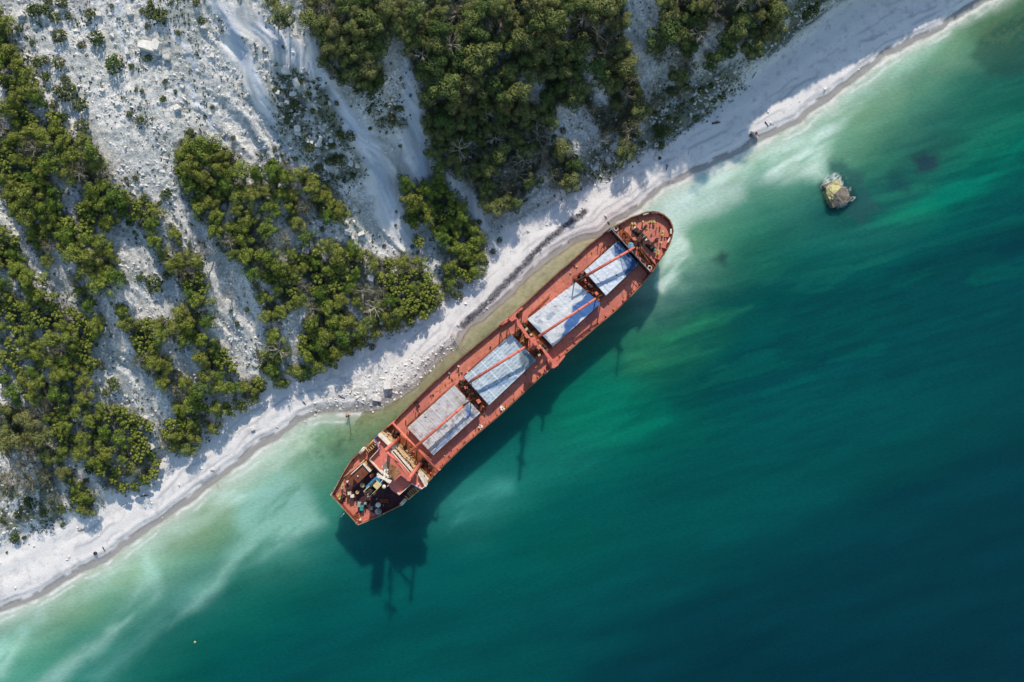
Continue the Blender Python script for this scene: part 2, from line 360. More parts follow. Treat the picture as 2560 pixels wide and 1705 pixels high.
patch = fbm(U / 46, V / 34, 139, 5, .62)
col = mixa(col, (0.88, 0.83, 0.75), scr * (1 - LWm) * sst(.50, .60, patch) * .8); col = mixa(col, (0.36, 0.39, 0.36), scr * (1 - LWm) * (1 - sst(.38, .46, patch)) * .5)
chute = np.zeros(U.shape)
for L_, w_ in (([(470, -20), (515, 40), (548, 100), (575, 160), (600, 215), (622, 275)], 13), ([(600, 60), (680, 120), (740, 190), (800, 270), (850, 340), (880, 420), (900, 500)], 20), ([(935, 150), (950, 230), (960, 320), (975, 410)], 15), ([(270, -20), (275, 60), (282, 110), (310, 170)], 6), ([(1000, 410), (1060, 470), (1100, 520)], 14), ([(430, 190), (470, 260), (510, 320)], 7), ([(375, 40), (420, 100), (450, 170)], 6)):
    dl = distline(U + 22 * (fbm(U / 40, V / 40, 143) - .5), V + 22 * (fbm(U / 40, V / 40, 149) - .5), T(L_)); chute = np.maximum(chute, 1 - sst(w_ * .5, w_ * 1.3, dl))
fine_s = fbm(fl_a / 90, fl_c / 9, 153, 3, .6)
col = mixa(col, (0.66, 0.69, 0.72), chute * .85); col = mixa(col, (0.42, 0.47, 0.54), chute * sst(.52, .62, fine_s) * .7); col = mixa(col, (0.86, 0.85, 0.84), chute * (1 - sst(.36, .44, fine_s)) * .8)
outc = sst(-10, 8, sdpoly(U + 20 * (fbm(U / 22, V / 22, 157) - .5), V, T([(350, 95), (400, 100), (430, 150), (455, 165), (450, 205), (400, 190), (365, 160), (340, 120)])))
col = mixa(col, (0.34, 0.38, 0.40), outc * sst(.45, .55, fbm(U / 16, V / 16, 159, 4, .65)) * .8)
for P_, c_, a_ in ((T([(588, 205), (606, 200), (618, 235), (628, 262), (618, 275), (600, 258), (592, 230)]), (.86, .84, .82), .95), (T([(560, 130), (590, 170), (600, 210), (585, 205), (565, 165)]), (.70, .73, .78), .8), (T([(520, 40), (552, 80), (575, 140), (560, 150), (530, 95), (500, 30)]), (.50, .56, .64), .7),
                   (T([(900, 240), (940, 200), (975, 260), (985, 350), (992, 400), (960, 400), (930, 330)]), (.52, .57, .62), .6), (T([(905, 430), (925, 330), (918, 360), (912, 450)]), (.30, .31, .30), .6), (T([(620, 280), (650, 320), (690, 380), (680, 385), (640, 335)]), (.50, .56, .62), .6)):
    col = mixa(col, c_, sst(-5, 4, sdpoly(U + 8 * (fbm(U / 20, V / 20, 129) - .5), V, P_)) * a_)
gb = sst(-14, 14, sdpoly(U + 16 * (fbm(U / 30, V / 30, 133) - .5), V, T([(1480, 335), (1520, 250), (1600, 185), (1700, 110), (1760, 60), (1830, -20), (1990, -20), (1900, 50), (1800, 118), (1740, 168), (1700, 205), (1640, 262), (1560, 318), (1500, 350)])))
strk = fbm((U * .80 - V * .60) / 150, (U * .60 + V * .80) / 14, 137, 4, .6)
col = mixa(col, (0.44, 0.48, 0.49), gb * .75); col = mixa(col, (0.11, 0.14, 0.13), gb * sst(.49, .58, strk) * .9); col = mixa(col, (.72, .74, .75), gb * (1 - sst(.36, .43, strk)) * .7)
gb2 = sst(-14, 14, sdpoly(U, V, T([(1040, 560), (1110, 500), (1220, 430), (1340, 385), (1440, 330), (1470, 350), (1430, 400), (1300, 465), (1180, 525), (1100, 590)])))
col = mixa(col, (0.30, 0.32, 0.33), gb2 * sst(.52, .62, strk) * .7)
# shrubby green-brown ground around the woods
SCRUB = [T(p) for p in ([(620, 190), (680, 160), (750, 200), (800, 330), (840, 400), (760, 420), (680, 330), (640, 260)], [(1490, 200), (1600, 190), (1700, 150), (1710, 200), (1620, 270), (1520, 330), (1480, 330)],
                        [(1720, 60), (1900, -40), (1960, -40), (1800, 80), (1720, 150)], [(830, 200), (920, 230), (930, 300), (870, 290)], [(0, 1120), (130, 1120), (210, 1150), (140, 1210), (0, 1250)], [(1360, 330), (1480, 290), (1490, 350), (1400, 400), (1320, 430)])]
sc = np.zeros(U.shape)
for P in SCRUB: sc = np.maximum(sc, sst(-25, 15, sdpoly(U, V, P)))
col = mixa(col, (0.17, 0.18, 0.12), sc * sst(.36, .56, fbm(U / 28, V / 28, 161, 4, .6)) * .92)
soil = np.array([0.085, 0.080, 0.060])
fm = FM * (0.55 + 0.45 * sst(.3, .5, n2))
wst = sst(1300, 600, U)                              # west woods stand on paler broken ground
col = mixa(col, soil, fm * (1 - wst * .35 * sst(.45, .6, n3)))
# beach
beach = (1 - sst(-5, 12, DF)) * (DC > -200)
bc = np.ones(U.shape + (3,)) * np.array([0.80, 0.765, 0.725]) * (0.93 + 0.14 * n2)[..., None]
bc = mixa(bc, (0.52, 0.51, 0.50), sst(.55, .75, fbm(U / 14, V / 14, 171, 4, .7)) * .6)
dwn = shore(U, V, DC)
wetw = 7 + 11 * fbm(U / 170, V / 170, 191)
wet = 1 - sst(wetw - 3, wetw + 2, dwn)
bc = mixa(bc, (0.36, 0.335, 0.305), wet * .92)
bc = mixa(bc, (0.42, 0.40, 0.38), wet * sst(.5, .65, n2) * .6)
berm = np.exp(-((dwn - wetw - 2) / 3.2) ** 2) * sst(.35, .5, fbm(U / 35, V / 35, 201))
bc = mixa(bc, (0.17, 0.165, 0.155), berm * .85)
for off, wd, am in ((24, 2.0, .6), (40, 2.6, .6), (62, 3.4, .65), (88, 2.4, .5)):
    d3 = dwn + 26 * (fbm(U / 140, V / 140, 211 + off) - .5)
    bc = mixa(bc, (0.36, 0.37, 0.39), np.exp(-((d3 - off) / wd) ** 2) * sst(.45, .62, fbm(U / 70, V / 70, 221 + off)) * am)
WR = T([(1345, 485), (1310, 512), (1260, 550), (1225, 585), (1190, 625), (1150, 665), (1110, 705), (1065, 748)])
dwr = distline(U + 14 * (fbm(U / 12, V / 12, 231) - .5), V + 14 * (fbm(U / 12, V / 12, 241) - .5), WR)
bc = mixa(bc, (0.16, 0.155, 0.17), (1 - sst(5, 11, dwr)) * .9)
WR2 = T([(1045, 792), (1020, 803), (980, 830), (950, 855)])
bc = mixa(bc, (0.22, 0.21, 0.21), (1 - sst(2, 5, distline(U, V + 6 * (fbm(U / 12, V / 12, 251) - .5), WR2))) * sst(.3, .5, n2) * .8)
# stony stretch between the ship's quarter and the woods
stp = sst(-30, 25, sdpoly(U, V, T([(780, 880), (900, 840), (1020, 790), (1040, 810), (960, 900), (890, 945), (760, 950), (700, 960)])))
bc = mixa(bc, (0.30, 0.295, 0.27), stp * sst(.58, .70, vn(U / 7, V / 7, 261) * .6 + n2 * .4) * .5)
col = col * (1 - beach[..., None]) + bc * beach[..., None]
col = mixa(col, (0.30, 0.30, 0.24), sst(0, -12, DC))
col = np.clip(col, 0.01, 0.86)
mask = (scr * (1 - .5 * fm) * (1 - beach) * (1 - .8 * chute)) + stp * .7 * beach + .07
col = np.concatenate([col, np.clip(mask, 0, 1)[..., None]], -1)

def gridmesh(name, X, Y, Z, keep, cols, mats):
    ny, nx = X.shape; idx = np.arange(nx * ny).reshape(ny, nx)
    k = keep[:-1, :-1] | keep[1:, :-1] | keep[:-1, 1:] | keep[1:, 1:]
    q = np.stack([idx[1:, :-1][k], idx[1:, 1:][k], idx[:-1, 1:][k], idx[:-1, :-1][k]], 1)
    used = np.unique(q); mp = np.full(nx * ny, -1); mp[used] = np.arange(len(used))
    vv = np.stack([X.ravel(), Y.ravel(), Z.ravel()], 1)[used]
    return np_mesh(name, vv, quads=mp[q], cols=cols.reshape(-1, cols.shape[-1])[used], mats=mats, smooth=True)
m, nt, b = newmat('chalk_ground'); v = tex(nt)
at = nt.nodes.new('ShaderNodeVertexColor'); at.layer_name = 'col'
f1 = noise(nt, 3.2, 5, 0.75, v); f2 = noise(nt, 0.9, 4, 0.6, v)
mg = nt.nodes.new('ShaderNodeMapRange'); mg.inputs[3].default_value = .28; mg.inputs[4].default_value = 1.0; nt.links.new(at.outputs['Alpha'], mg.inputs[0])
c = mixc(nt, mg.outputs[0], at.outputs[0], mixc(nt, 1.0, at.outputs[0], ramp(nt, f1, [(0.3, (0.66, 0.67, 0.68)), (0.52, (1.0, 1.0, 1.0)), (0.72, (1.16, 1.15, 1.13))]), 'MULTIPLY'))
def stones(scale, lo, hi, prev, amt):
    vo = nt.nodes.new('ShaderNodeTexVoronoi'); vo.inputs['Scale'].default_value = scale; nt.links.new(v, vo.inputs['Vector'])
    sp = nt.nodes.new('ShaderNodeSeparateColor'); nt.links.new(vo.outputs['Color'], sp.inputs[0])
    mu = nt.nodes.new('ShaderNodeMath'); mu.operation = 'MULTIPLY'; nt.links.new(at.outputs['Alpha'], mu.inputs[0]); mu.inputs[1].default_value = amt
    return mixc(nt, mu.outputs[0], prev, mixc(nt, 1.0, prev, ramp(nt, sp.outputs[0], [(0.0, lo), (0.22, tuple(x * .6 + .4 for x in lo)), (0.5, (1, 1, 1)), (1.0, hi)]), 'MULTIPLY')), vo.outputs['Distance']
c, h1 = stones(1.5, (.66, .68, .66), (1.10, 1.09, 1.07), c, .6); c, h2 = stones(3.4, (.50, .52, .50), (1.14, 1.12, 1.09), c, .75)
nt.links.new(c, b.inputs['Base Color']); b.inputs['Roughness'].default_value = 0.95; b.inputs['Specular IOR Level'].default_value = 0.1
bump(nt, b, f1, 0.7, 0.22); M['ground'] = m
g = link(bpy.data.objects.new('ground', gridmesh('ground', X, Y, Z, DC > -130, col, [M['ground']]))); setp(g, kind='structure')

# ------------------------------------------------------------------ water
WC = np.array([
(2300,60,150,185,160),(2480,60,95,130,85),(2540,30,70,100,70),(2540,110,40,85,85),(2440,130,60,100,80),(2350,130,110,165,135),(2200,160,150,190,165),(2250,200,120,160,130),(2330,190,70,130,115),(2480,200,30,100,90),(2540,220,20,85,80),
(2130,230,155,200,180),(2120,290,135,180,150),(2200,280,85,130,100),(2300,270,55,125,110),(2450,270,45,120,100),(2540,300,20,110,90),(2000,330,185,215,200),(2050,370,130,175,150),(2120,350,75,130,100),(2200,400,45,115,100),(2300,360,40,95,90),(2400,330,30,100,85),(2480,380,5,125,100),(2550,380,5,100,85),
(1900,390,180,210,195),(1960,380,175,210,195),(2010,430,110,170,150),(1930,460,80,140,115),(2000,480,50,120,105),(1850,430,150,190,165),(1780,420,190,220,205),(1720,450,195,220,205),(1760,500,140,185,160),(1850,500,100,160,140),(1640,500,215,230,220),(1700,540,120,180,155),(1780,560,75,140,115),(1860,560,55,130,110),(1950,570,40,110,95),
(1690,600,140,185,150),(1750,620,80,145,110),(1850,620,45,120,100),(2000,560,35,105,95),(2090,520,30,80,85),(2120,600,30,120,105),(2100,660,10,80,80),(2200,560,30,85,85),(2260,500,40,110,95),(2320,480,5,125,100),(2400,480,5,105,90),(2300,420,45,80,85),(2500,450,5,80,80),
(1700,660,180,215,195),(1660,700,185,215,200),(1650,730,120,170,160),(1720,690,90,160,135),(1800,660,55,130,100),(1900,650,25,110,90),(1760,700,30,90,80),(1850,700,20,90,80),(2000,680,10,82,80),(1700,760,15,90,88),(1800,780,15,78,75),(1750,820,25,110,85),(1630,860,60,125,90),(1700,830,25,100,80),(1780,790,25,100,80),(1900,750,8,72,75),
(2000,800,0,80,80),(2200,700,5,83,84),(2400,650,0,75,80),(2550,600,0,72,78),(2550,800,0,68,74),(2300,850,0,74,78),(2100,900,0,80,84),(2500,1000,0,74,78),(2500,1100,0,60,70),(2300,1050,0,78,80),(1620,880,50,115,85),(1660,930,15,90,75),(1620,910,20,120,95),(1700,960,15,75,75),(1900,950,0,70,75),(1640,1060,0,110,90),
(1520,940,10,115,95),(1560,1000,5,100,85),(1480,1000,15,115,95),(1420,1080,10,115,95),(1500,1110,25,118,105),(1400,1150,30,115,105),(1600,1150,5,85,80),(1700,1120,5,75,75),(1800,1150,0,80,80),(1500,1200,5,90,85),(1340,1200,20,110,100),(1230,1220,50,140,130),(1180,1260,55,135,130),(1280,1180,20,105,100),(1240,1140,15,95,95),(1150,1300,35,110,105),
(1300,1260,10,90,85),(1400,1300,10,85,80),(1200,1330,15,90,85),(1300,1370,5,90,80),(1600,1300,0,80,80),(1800,1250,5,80,80),(2000,1200,0,82,82),(2200,1150,0,78,80),(2200,1280,0,66,74),(2400,1300,0,52,65),(1900,1350,0,68,74),(1700,1420,0,80,82),(1720,1500,0,66,72),(1600,1600,0,70,75),(1700,1680,0,52,66),(2000,1600,0,50,65),(2500,1650,0,45,62),(2300,1500,0,50,65),(2000,1450,0,52,66),
(1400,1500,0,85,85),(1500,1650,0,65,72),(1200,1450,5,90,88),(1100,1400,10,90,88),(1200,1600,5,80,80),(1000,1560,10,85,85),(1300,1690,0,80,82),(900,1650,5,80,80),(840,1390,25,105,100),(820,1320,50,130,120),(700,1370,85,155,140),(800,1260,60,140,125),(760,1180,90,150,125),(850,1190,70,130,105),(700,1180,140,185,165),(640,1200,160,195,175),(740,1100,175,210,195),
(800,1070,120,160,130),(880,1060,110,140,105),(930,1040,115,130,85),(840,1120,85,135,105),(760,1130,130,175,150),(600,1150,170,195,180),(560,1220,165,185,160),(500,1290,160,180,150),(480,1340,110,140,95),(560,1320,100,150,120),(440,1400,70,125,100),(560,1400,60,125,115),(500,1450,75,140,130),(640,1330,110,165,150),(700,1300,95,155,140),(380,1370,190,215,200),
(400,1430,150,195,180),(300,1450,130,175,150),(250,1440,165,190,165),(200,1520,100,155,115),(300,1520,70,145,120),(370,1500,100,160,150),(120,1500,150,180,150),(60,1540,165,200,185),(20,1600,150,205,185),(80,1620,80,160,130),(180,1600,50,130,110),(280,1580,80,145,135),(20,1690,90,160,145),(150,1680,60,145,130),(240,1620,90,155,145),(350,1560,40,100,95),(450,1500,45,110,105),
(420,1600,20,90,85),(600,1430,20,100,90),(560,1490,20,95,90),(640,1500,15,110,90),(740,1480,15,85,80),(600,1600,10,90,85),(700,1650,5,80,80),(400,1680,15,95,85),(300,1680,40,120,110),(500,1550,20,100,90),(760,1420,10,100,90),
(1000,1000,146,145,118),(1080,930,156,153,128),(1170,850,166,162,136),(1220,800,176,171,146),(1300,720,188,184,160),(1400,640,200,192,155),(1440,600,205,198,165),(1150,1150,15,95,95),(1300,1060,10,100,92),(1420,950,10,105,90),(1550,830,20,105,90),(1600,770,25,108,92),(930,1400,15,95,92),(990,1100,60,110,90),(1500,720,30,105,90),(1250,1000,20,100,90),
(-100,1650,150,200,180),(-100,1900,20,90,90),(600,1900,0,60,72),(1500,1900,0,45,62),(2700,1900,0,40,58),(2800,1000,0,55,68),(2800,500,0,70,76),(2800,100,20,85,80),(2700,-150,60,120,100),(2500,-60,110,150,120)], float)
def wcol(u, v):
    wu = u + 60 * (fbm(u / 110, v / 70, 301) - .5); wv = v + 45 * (fbm(u / 110, v / 70, 307) - .5)
    ca, sa = math.cos(math.radians(-18)), math.sin(math.radians(-18))
    acc = np.zeros(u.shape + (3,)); ws = np.zeros(u.shape)
    P = WC[:, :2]
    dn = np.sort(np.hypot(*(P[:, None] - P[None]).transpose(2, 0, 1)), axis=1)[:, 2]
    LC = lin(WC[:, 2:])
    for i, (x, y) in enumerate(P):
        dx = wu - x; dy = wv - y; a = (dx * ca + dy * sa) / 1.45; c = -dx * sa + dy * ca
        s = max(45.0, dn[i] * .60); r2 = (a * a + c * c) / (s * s)
        k = np.exp(-r2 * .5) + 1e-5 / (1 + r2) ** 2
        acc += k[..., None] * LC[i]; ws += k
    return acc / ws[..., None]
gu = np.r_[[-9000, -4000, -1500, -700], np.arange(-440, 2761, 20.0), [3300, 4500, 9000]]; gv = np.r_[[-9000, -4000, -1500, -700], np.arange(-440, 2001, 20.0), [2600, 4000, 9000]]
ws_ = 5.0
wu = np.r_[[-200000, -60000, -20000, -6000, -2500, -1200, -700], np.arange(-440, 2800, ws_), [3000, 3500, 5000, 9000, 30000, 90000, 250000]]
wv = np.r_[[-200000, -60000, -20000, -6000, -2500, -1200, -700], np.arange(-440, 1900, ws_), [2050, 2400, 3500, 6000, 20000, 60000, 250000]]
UW, VW = np.meshgrid(wu, wv)
Uc = np.clip(UW, -440, 2800); Vc = np.clip(VW, -440, 1900)
WCOL = wcol(Uc, Vc) * np.array([1, 1.02, .95])
DW = dcoast(UW, VW)
fara = sst(400, 3000, np.maximum(np.abs(UW - 1280) - 1500, VW - 1900))
WCOL = mixa(WCOL, lin((0, 50, 62)), fara)
def soft(u, v, P, s0, s1, warp=20, sc=60, seed=400):
    return sst(-s0, s1, sdpoly(u + warp * (fbm(u / sc, v / sc, seed) - .5) * 2, v + warp * (fbm(u / sc, v / sc, seed + 7) - .5) * 2, P))
ang = math.radians(-16); sa_, ca_ = math.sin(ang), math.cos(ang)
A_ = UW * ca_ + VW * sa_; B_ = -UW * sa_ + VW * ca_
# milky plumes
def plume(P, c, am, s0, s1, a0, seed):
    global WCOL
    ca, sa = math.cos(math.radians(a0)), math.sin(math.radians(a0))
    n = fbm((Uc * ca + Vc * sa) / 130, (-Uc * sa + Vc * ca) / 30, seed, 4)
    WCOL = mixa(WCOL, lin(c), soft(Uc, Vc, P, s0, s1, 9, 50, seed) * am * sst(.15, .62, n))
plume([(330, 1330), (378, 1345), (396, 1400), (409, 1450), (405, 1480), (372, 1520), (330, 1562), (280, 1605), (230, 1650), (150, 1720), (30, 1730), (140, 1650), (250, 1580), (310, 1500), (345, 1430), (320, 1370)], (172, 212, 198), .62, 12, 34, -42, 500)
plume([(560, 1230), (700, 1140), (800, 1230), (830, 1310), (760, 1365), (680, 1395), (600, 1425), (575, 1450), (560, 1480), (500, 1530), (420, 1570), (470, 1480), (540, 1400), (580, 1330)], (150, 198, 182), .75, 9, 46, -40, 510)
plume([(200, 1700), (300, 1620), (400, 1530), (480, 1440), (560, 1370), (600, 1390), (520, 1470), (430, 1560), (330, 1650), (260, 1720)], (110, 168, 158), .40, 20, 30, -42, 520)
plume([(1640, 720), (1655, 640), (1690, 575), (1720, 600), (1735, 655), (1695, 700), (1655, 735)], (206, 230, 214), 1.0, 10, 10, -40, 530)
plume([(1600, 500), (1700, 430), (1850, 385), (2000, 320), (2110, 235), (2135, 260), (2080, 330), (2050, 380), (2045, 430), (1960, 440), (1850, 440), (1760, 480), (1700, 560), (1690, 620), (1640, 560)], (214, 234, 222), 1.0, 40, 26, -30, 540)
plume([(1590, 520), (1680, 460), (1800, 420), (1880, 430), (1860, 500), (1780, 540), (1700, 560), (1640, 560)], (200, 224, 208), .85, 20, 30, -30, 543)
plume([(2080, 200), (2200, 120), (2340, 60), (2380, 90), (2280, 180), (2160, 260), (2090, 300)], (178, 210, 190), .8, 20, 40, -30, 547)
plume([(0, 1430), (300, 1330), (560, 1180), (700, 1060), (800, 1040), (760, 1120), (640, 1230), (480, 1340), (300, 1460), (120, 1560), (-40, 1600)], (190, 214, 198), .7, 20, 50, -28, 545)
plume([(560, 1180), (640, 1110), (720, 1050), (800, 1030), (780, 1110), (700, 1180), (600, 1250), (520, 1290)], (208, 226, 212), .9, 15, 26, -40, 550)
plume([(1130, 1260), (1240, 1190), (1300, 1190), (1290, 1235), (1200, 1280), (1120, 1330)], (70, 155, 145), .6, 10, 30, -25, 560)
plume([(-20, 1560), (60, 1530), (80, 1580), (50, 1640), (10, 1700), (-40, 1720)], (175, 220, 200), .8, 12, 30, -50, 570)
plume([(1590, 840), (1640, 850), (1760, 790), (1880, 765), (1780, 830), (1660, 885), (1600, 905)], (42, 128, 92), .8, 10, 14, -18, 580)
plume([(1560, 880), (1640, 860), (1700, 870), (1640, 920), (1560, 940)], (52, 132, 96), .6, 10, 20, -18, 585)
plume([(1400, 1020), (1520, 930), (1640, 960), (1700, 1060), (1600, 1110), (1420, 1120)], (12, 122, 98), .6, 20, 40, -25, 590)
plume([(2180, 560), (2300, 490), (2420, 440), (2560, 340), (2560, 420), (2420, 510), (2260, 560)], (5, 130, 104), .7, 20, 30, -18, 595)
# dark weed beds on the sea floor, streaked along the shore
st = fbm(A_ / 260, B_ / 34, 601, 5, .6); st2 = fbm(A_ / 120, B_ / 13, 611, 4, .6)
REG = np.array([(1560, 700), (1800, 640), (2000, 560), (2250, 250), (2560, 60), (2760, 0), (2760, 700), (2100, 1000), (1560, 1100)])
reg = sst(-60, 120, sdpoly(Uc, Vc, REG))
WCOL = mixa(WCOL, WCOL * np.array([.6, .74, .84]), reg * sst(.46, .66, st) * .55)
reg2 = sst(-60, 160, sdpoly(Uc, Vc, np.array([(1400, 760), (1800, 600), (2200, 300), (2700, 80), (2700, 900), (2000, 1200), (1300, 1300)])))
WCOL = mixa(WCOL, WCOL * np.array([.70, .78, .86]), reg2 * sst(.50, .62, st2) * .6)
WCOL = mixa(WCOL, WCOL * 1.0 + np.array([.004, .035, .016]), reg * sst(.56, .66, fbm(A_ / 200, B_ / 30, 621, 4)) * .6)
DK = [([(1700, 690), (1740, 655), (1800, 650), (1880, 655), (1900, 680), (1850, 705), (1720, 715)], (30, 92, 82), .35), ([(1600, 760), (1700, 740), (1850, 720), (1990, 690), (2000, 720), (1850, 770), (1650, 810)], (12, 76, 74), .35),
      ([(1615, 885), (1700, 850), (1850, 790), (1980, 760), (1960, 800), (1800, 860), (1640, 900)], (16, 80, 74), .35), ([(1790, 650), (1805, 632), (1820, 640), (1812, 662)], (35, 70, 68), .8), ([(2285, 395), (2310, 385), (2342, 385), (2348, 412), (2330, 425), (2290, 432)], (38, 66, 76), .9),
      ([(2070, 400), (2100, 400), (2160, 430), (2150, 470), (2200, 520), (2150, 560), (2090, 500)], (45, 88, 88), .7), ([(2230, 430), (2260, 445), (2275, 480), (2220, 480)], (30, 78, 80), .7), ([(2440, 100), (2500, 60), (2560, 30), (2620, 60), (2560, 180), (2480, 190), (2430, 140)], (42, 84, 74), .6),
      ([(820, 1110), (850, 1100), (865, 1130), (835, 1145)], (65, 110, 85), .6), ([(890, 1040), (930, 1030), (925, 1060), (895, 1065)], (100, 110, 75), .5), ([(1190, 855), (1225, 825), (1228, 845), (1198, 872)], (125, 122, 85), .5)]
for P, c_, am in DK: WCOL = mixa(WCOL, lin(c_), soft(Uc, Vc, np.array(P, float), 14, 10, 12, 30, int(P[0][0])) * am)
# cobbles in the shallows at the stern
cob = soft(Uc, Vc, np.array([(740, 1040), (900, 1010), (980, 1010), (960, 1060), (880, 1120), (800, 1180), (730, 1130)], float), 20, 40)
WCOL = mixa(WCOL, WCOL * .72, cob * sst(.58, .72, fbm(Uc / 11, Vc / 11, 651, 3, .6)))
WCOL = mixa(WCOL, WCOL * np.array([1.5, 1.35, 1.25]), cob * sst(.66, .76, vn(Uc / 6, Vc / 6, 661)) * .6)
kelp = soft(Uc, Vc, np.array([(2430, 60), (2520, 0), (2700, -60), (2700, 60), (2520, 110), (2440, 130)], float), 20, 30)
WCOL = mixa(WCOL, lin((92, 116, 84)), kelp * .6 * sst(.52, .62, fbm(Uc / 12, Vc / 12, 671, 3, .7)) * .8)
shl = np.clip(-shore(UW, VW, DW), 0, 400)
WCOL = mixa(WCOL, lin((128, 158, 122)), (1 - sst(60, 130, shl)) * sst(8, 40, shl) * sst(.45, .65, fbm(A_ / 90, B_ / 60, 681)) * .35)
# deep water beyond the drop-off
DEEP = np.array([(1560, 1640), (1720, 1515), (1800, 1465), (1870, 1410), (1930, 1375), (2000, 1335), (2100, 1312), (2200, 1278), (2300, 1240), (2420, 1210), (2500, 1180), (2560, 1120), (4000, 600), (4000, 4000), (500, 4000), (500, 2300)], float)
WCOL = mixa(WCOL, lin((0, 58, 66)), soft(Uc, Vc, DEEP, 50, 14, 16, 90, 690) * .5)
WCOL = WCOL * (0.80 + 0.40 * fbm(A_ / 260, B_ / 46, 701, 5, .6))[..., None]
WCOL = WCOL * (1 + (fbm(A_ / 380, B_ / 90, 705, 4, .6) - .5)[..., None] * np.array([.3, .30, .14]))
# milky edge and foam at the waterline
pm__ = sst(-20, 10, sdpoly(Uc, Vc, [(900, 1060), (1040, 870), (1170, 770), (1480, 570), (1520, 580), (1300, 800), (1000, 1060)]))
WCOL = mixa(WCOL, WCOL * np.array([.68, .70, .66]), pm__ * sst(.52, .66, fbm(UW / 13, VW / 13, 707, 4, .65)) * .8)
edge = 1 - sst(2, 34 + 30 * fbm(UW / 90, VW / 90, 711), shl)
pool = inpoly(Uc, Vc, [(700, 1300), (1040, 860), (1150, 760), (1500, 560), (1560, 560), (1300, 860), (1000, 1100)])
WCOL = mixa(WCOL, np.where(pool[..., None], lin((168, 162, 128)), lin((196, 205, 190))), edge * .8 * np.where(pool, .5, 1))
nf = fbm(UW / 16, VW / 16, 721, 4, .65)
fo = np.exp(-((shl - 3 - 6 * fbm(UW / 50, VW / 50, 731)) / 3.4) ** 2) * sst(.33, .50, fbm(UW / 80, VW / 80, 741)) * np.where(pool, .15, 1)
WCOL = mixa(WCOL, lin((246, 248, 246)), np.clip(fo * (.5 + nf), 0, 1) * .95)
fo2 = (1 - sst(4, 26, shl)) * sst(.50, .60, nf) * np.where(pool, 0, 1) * (.35 + .65 * sst(1300, 1500, UW))
WCOL = mixa(WCOL, lin((240, 240, 232)), fo2 * .6)
fo3 = np.exp(-((shl - 16 - 9 * fbm(UW / 70, VW / 70, 735)) / 2.6) ** 2) * sst(.46, .6, fbm(UW / 60, VW / 60, 745)) * np.where(pool, 0, 1)
WCOL = mixa(WCOL, lin((238, 242, 238)), np.clip(fo3 * (.4 + nf), 0, 1) * .7)
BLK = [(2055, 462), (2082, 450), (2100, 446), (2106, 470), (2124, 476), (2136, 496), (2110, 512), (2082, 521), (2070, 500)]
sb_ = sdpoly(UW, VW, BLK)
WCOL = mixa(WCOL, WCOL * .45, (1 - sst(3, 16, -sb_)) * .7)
WCOL = mixa(WCOL, lin((215, 228, 224)), (1 - sst(.8, 4.5, -sb_)) * sst(.47, .56, fbm(UW / 9, VW / 9, 757, 3, .7)) * .8)
# foam thrown up at the north side of the wrecked block
rx, ry = 2082, 460
rr = np.hypot((UW - rx) / 22, (VW - ry) / 26)
ff = (1 - sst(.8, 1.25, rr)) * sst(.40, .52, fbm(UW / 8, VW / 8, 751, 4, .7)) + .7 * (1 - sst(.0, .25, np.abs(np.hypot((UW - 2100) / 26, (VW - 460) / 26) - 1))) * sst(.5, .6, nf)
WCOL = mixa(WCOL, lin((225, 236, 232)), np.clip(ff, 0, 1) * .9)
WALB = np.clip(WCOL / E_LIT - 0.0012, 0.0008, .9)
m, nt, b = newmat('sea_water'); v = tex(nt)
at = nt.nodes.new('ShaderNodeVertexColor'); at.layer_name = 'col'
mp = nt.nodes.new('ShaderNodeMapping'); mp.inputs['Rotation'].default_value = (0, 0, math.radians(-20)); mp.inputs['Scale'].default_value = (0.6, 1.5, 1); nt.links.new(v, mp.inputs[0])
r1 = noise(nt, 1.6, 5, 0.65, mp.outputs[0]); r2 = noise(nt, 6.0, 3, 0.6, v)
c = mixc(nt, 1.0, at.outputs[0], ramp(nt, r1, [(0.3, (0.86, 0.86, 0.86)), (0.7, (1.14, 1.14, 1.14))]), 'MULTIPLY')
c = mixc(nt, 1.0, c, ramp(nt, r2, [(0.3, (0.86, 0.86, 0.86)), (0.7, (1.14, 1.14, 1.14))]), 'MULTIPLY')
nt.links.new(c, b.inputs['Base Color']); b.inputs['Roughness'].default_value = 0.22; b.inputs['IOR'].default_value = 1.33
b.inputs['Specular IOR Level'].default_value = 0.22
b.inputs['Subsurface Weight'].default_value = 1.0; b.inputs['Subsurface Scale'].default_value = 3.0; b.inputs['Subsurface Radius'].default_value = (0.5, 1.0, 1.1)
b.subsurface_method = 'BURLEY'
bump(nt, b, r1, 0.25, 0.12); M['water'] = m
kw = K
wo = link(bpy.data.objects.new('water', gridmesh('water', (UW - CX) * kw, (CY - VW) * kw, np.zeros(UW.shape), DW < 60, WALB, [M['water']]))); setp(wo, kind='structure')

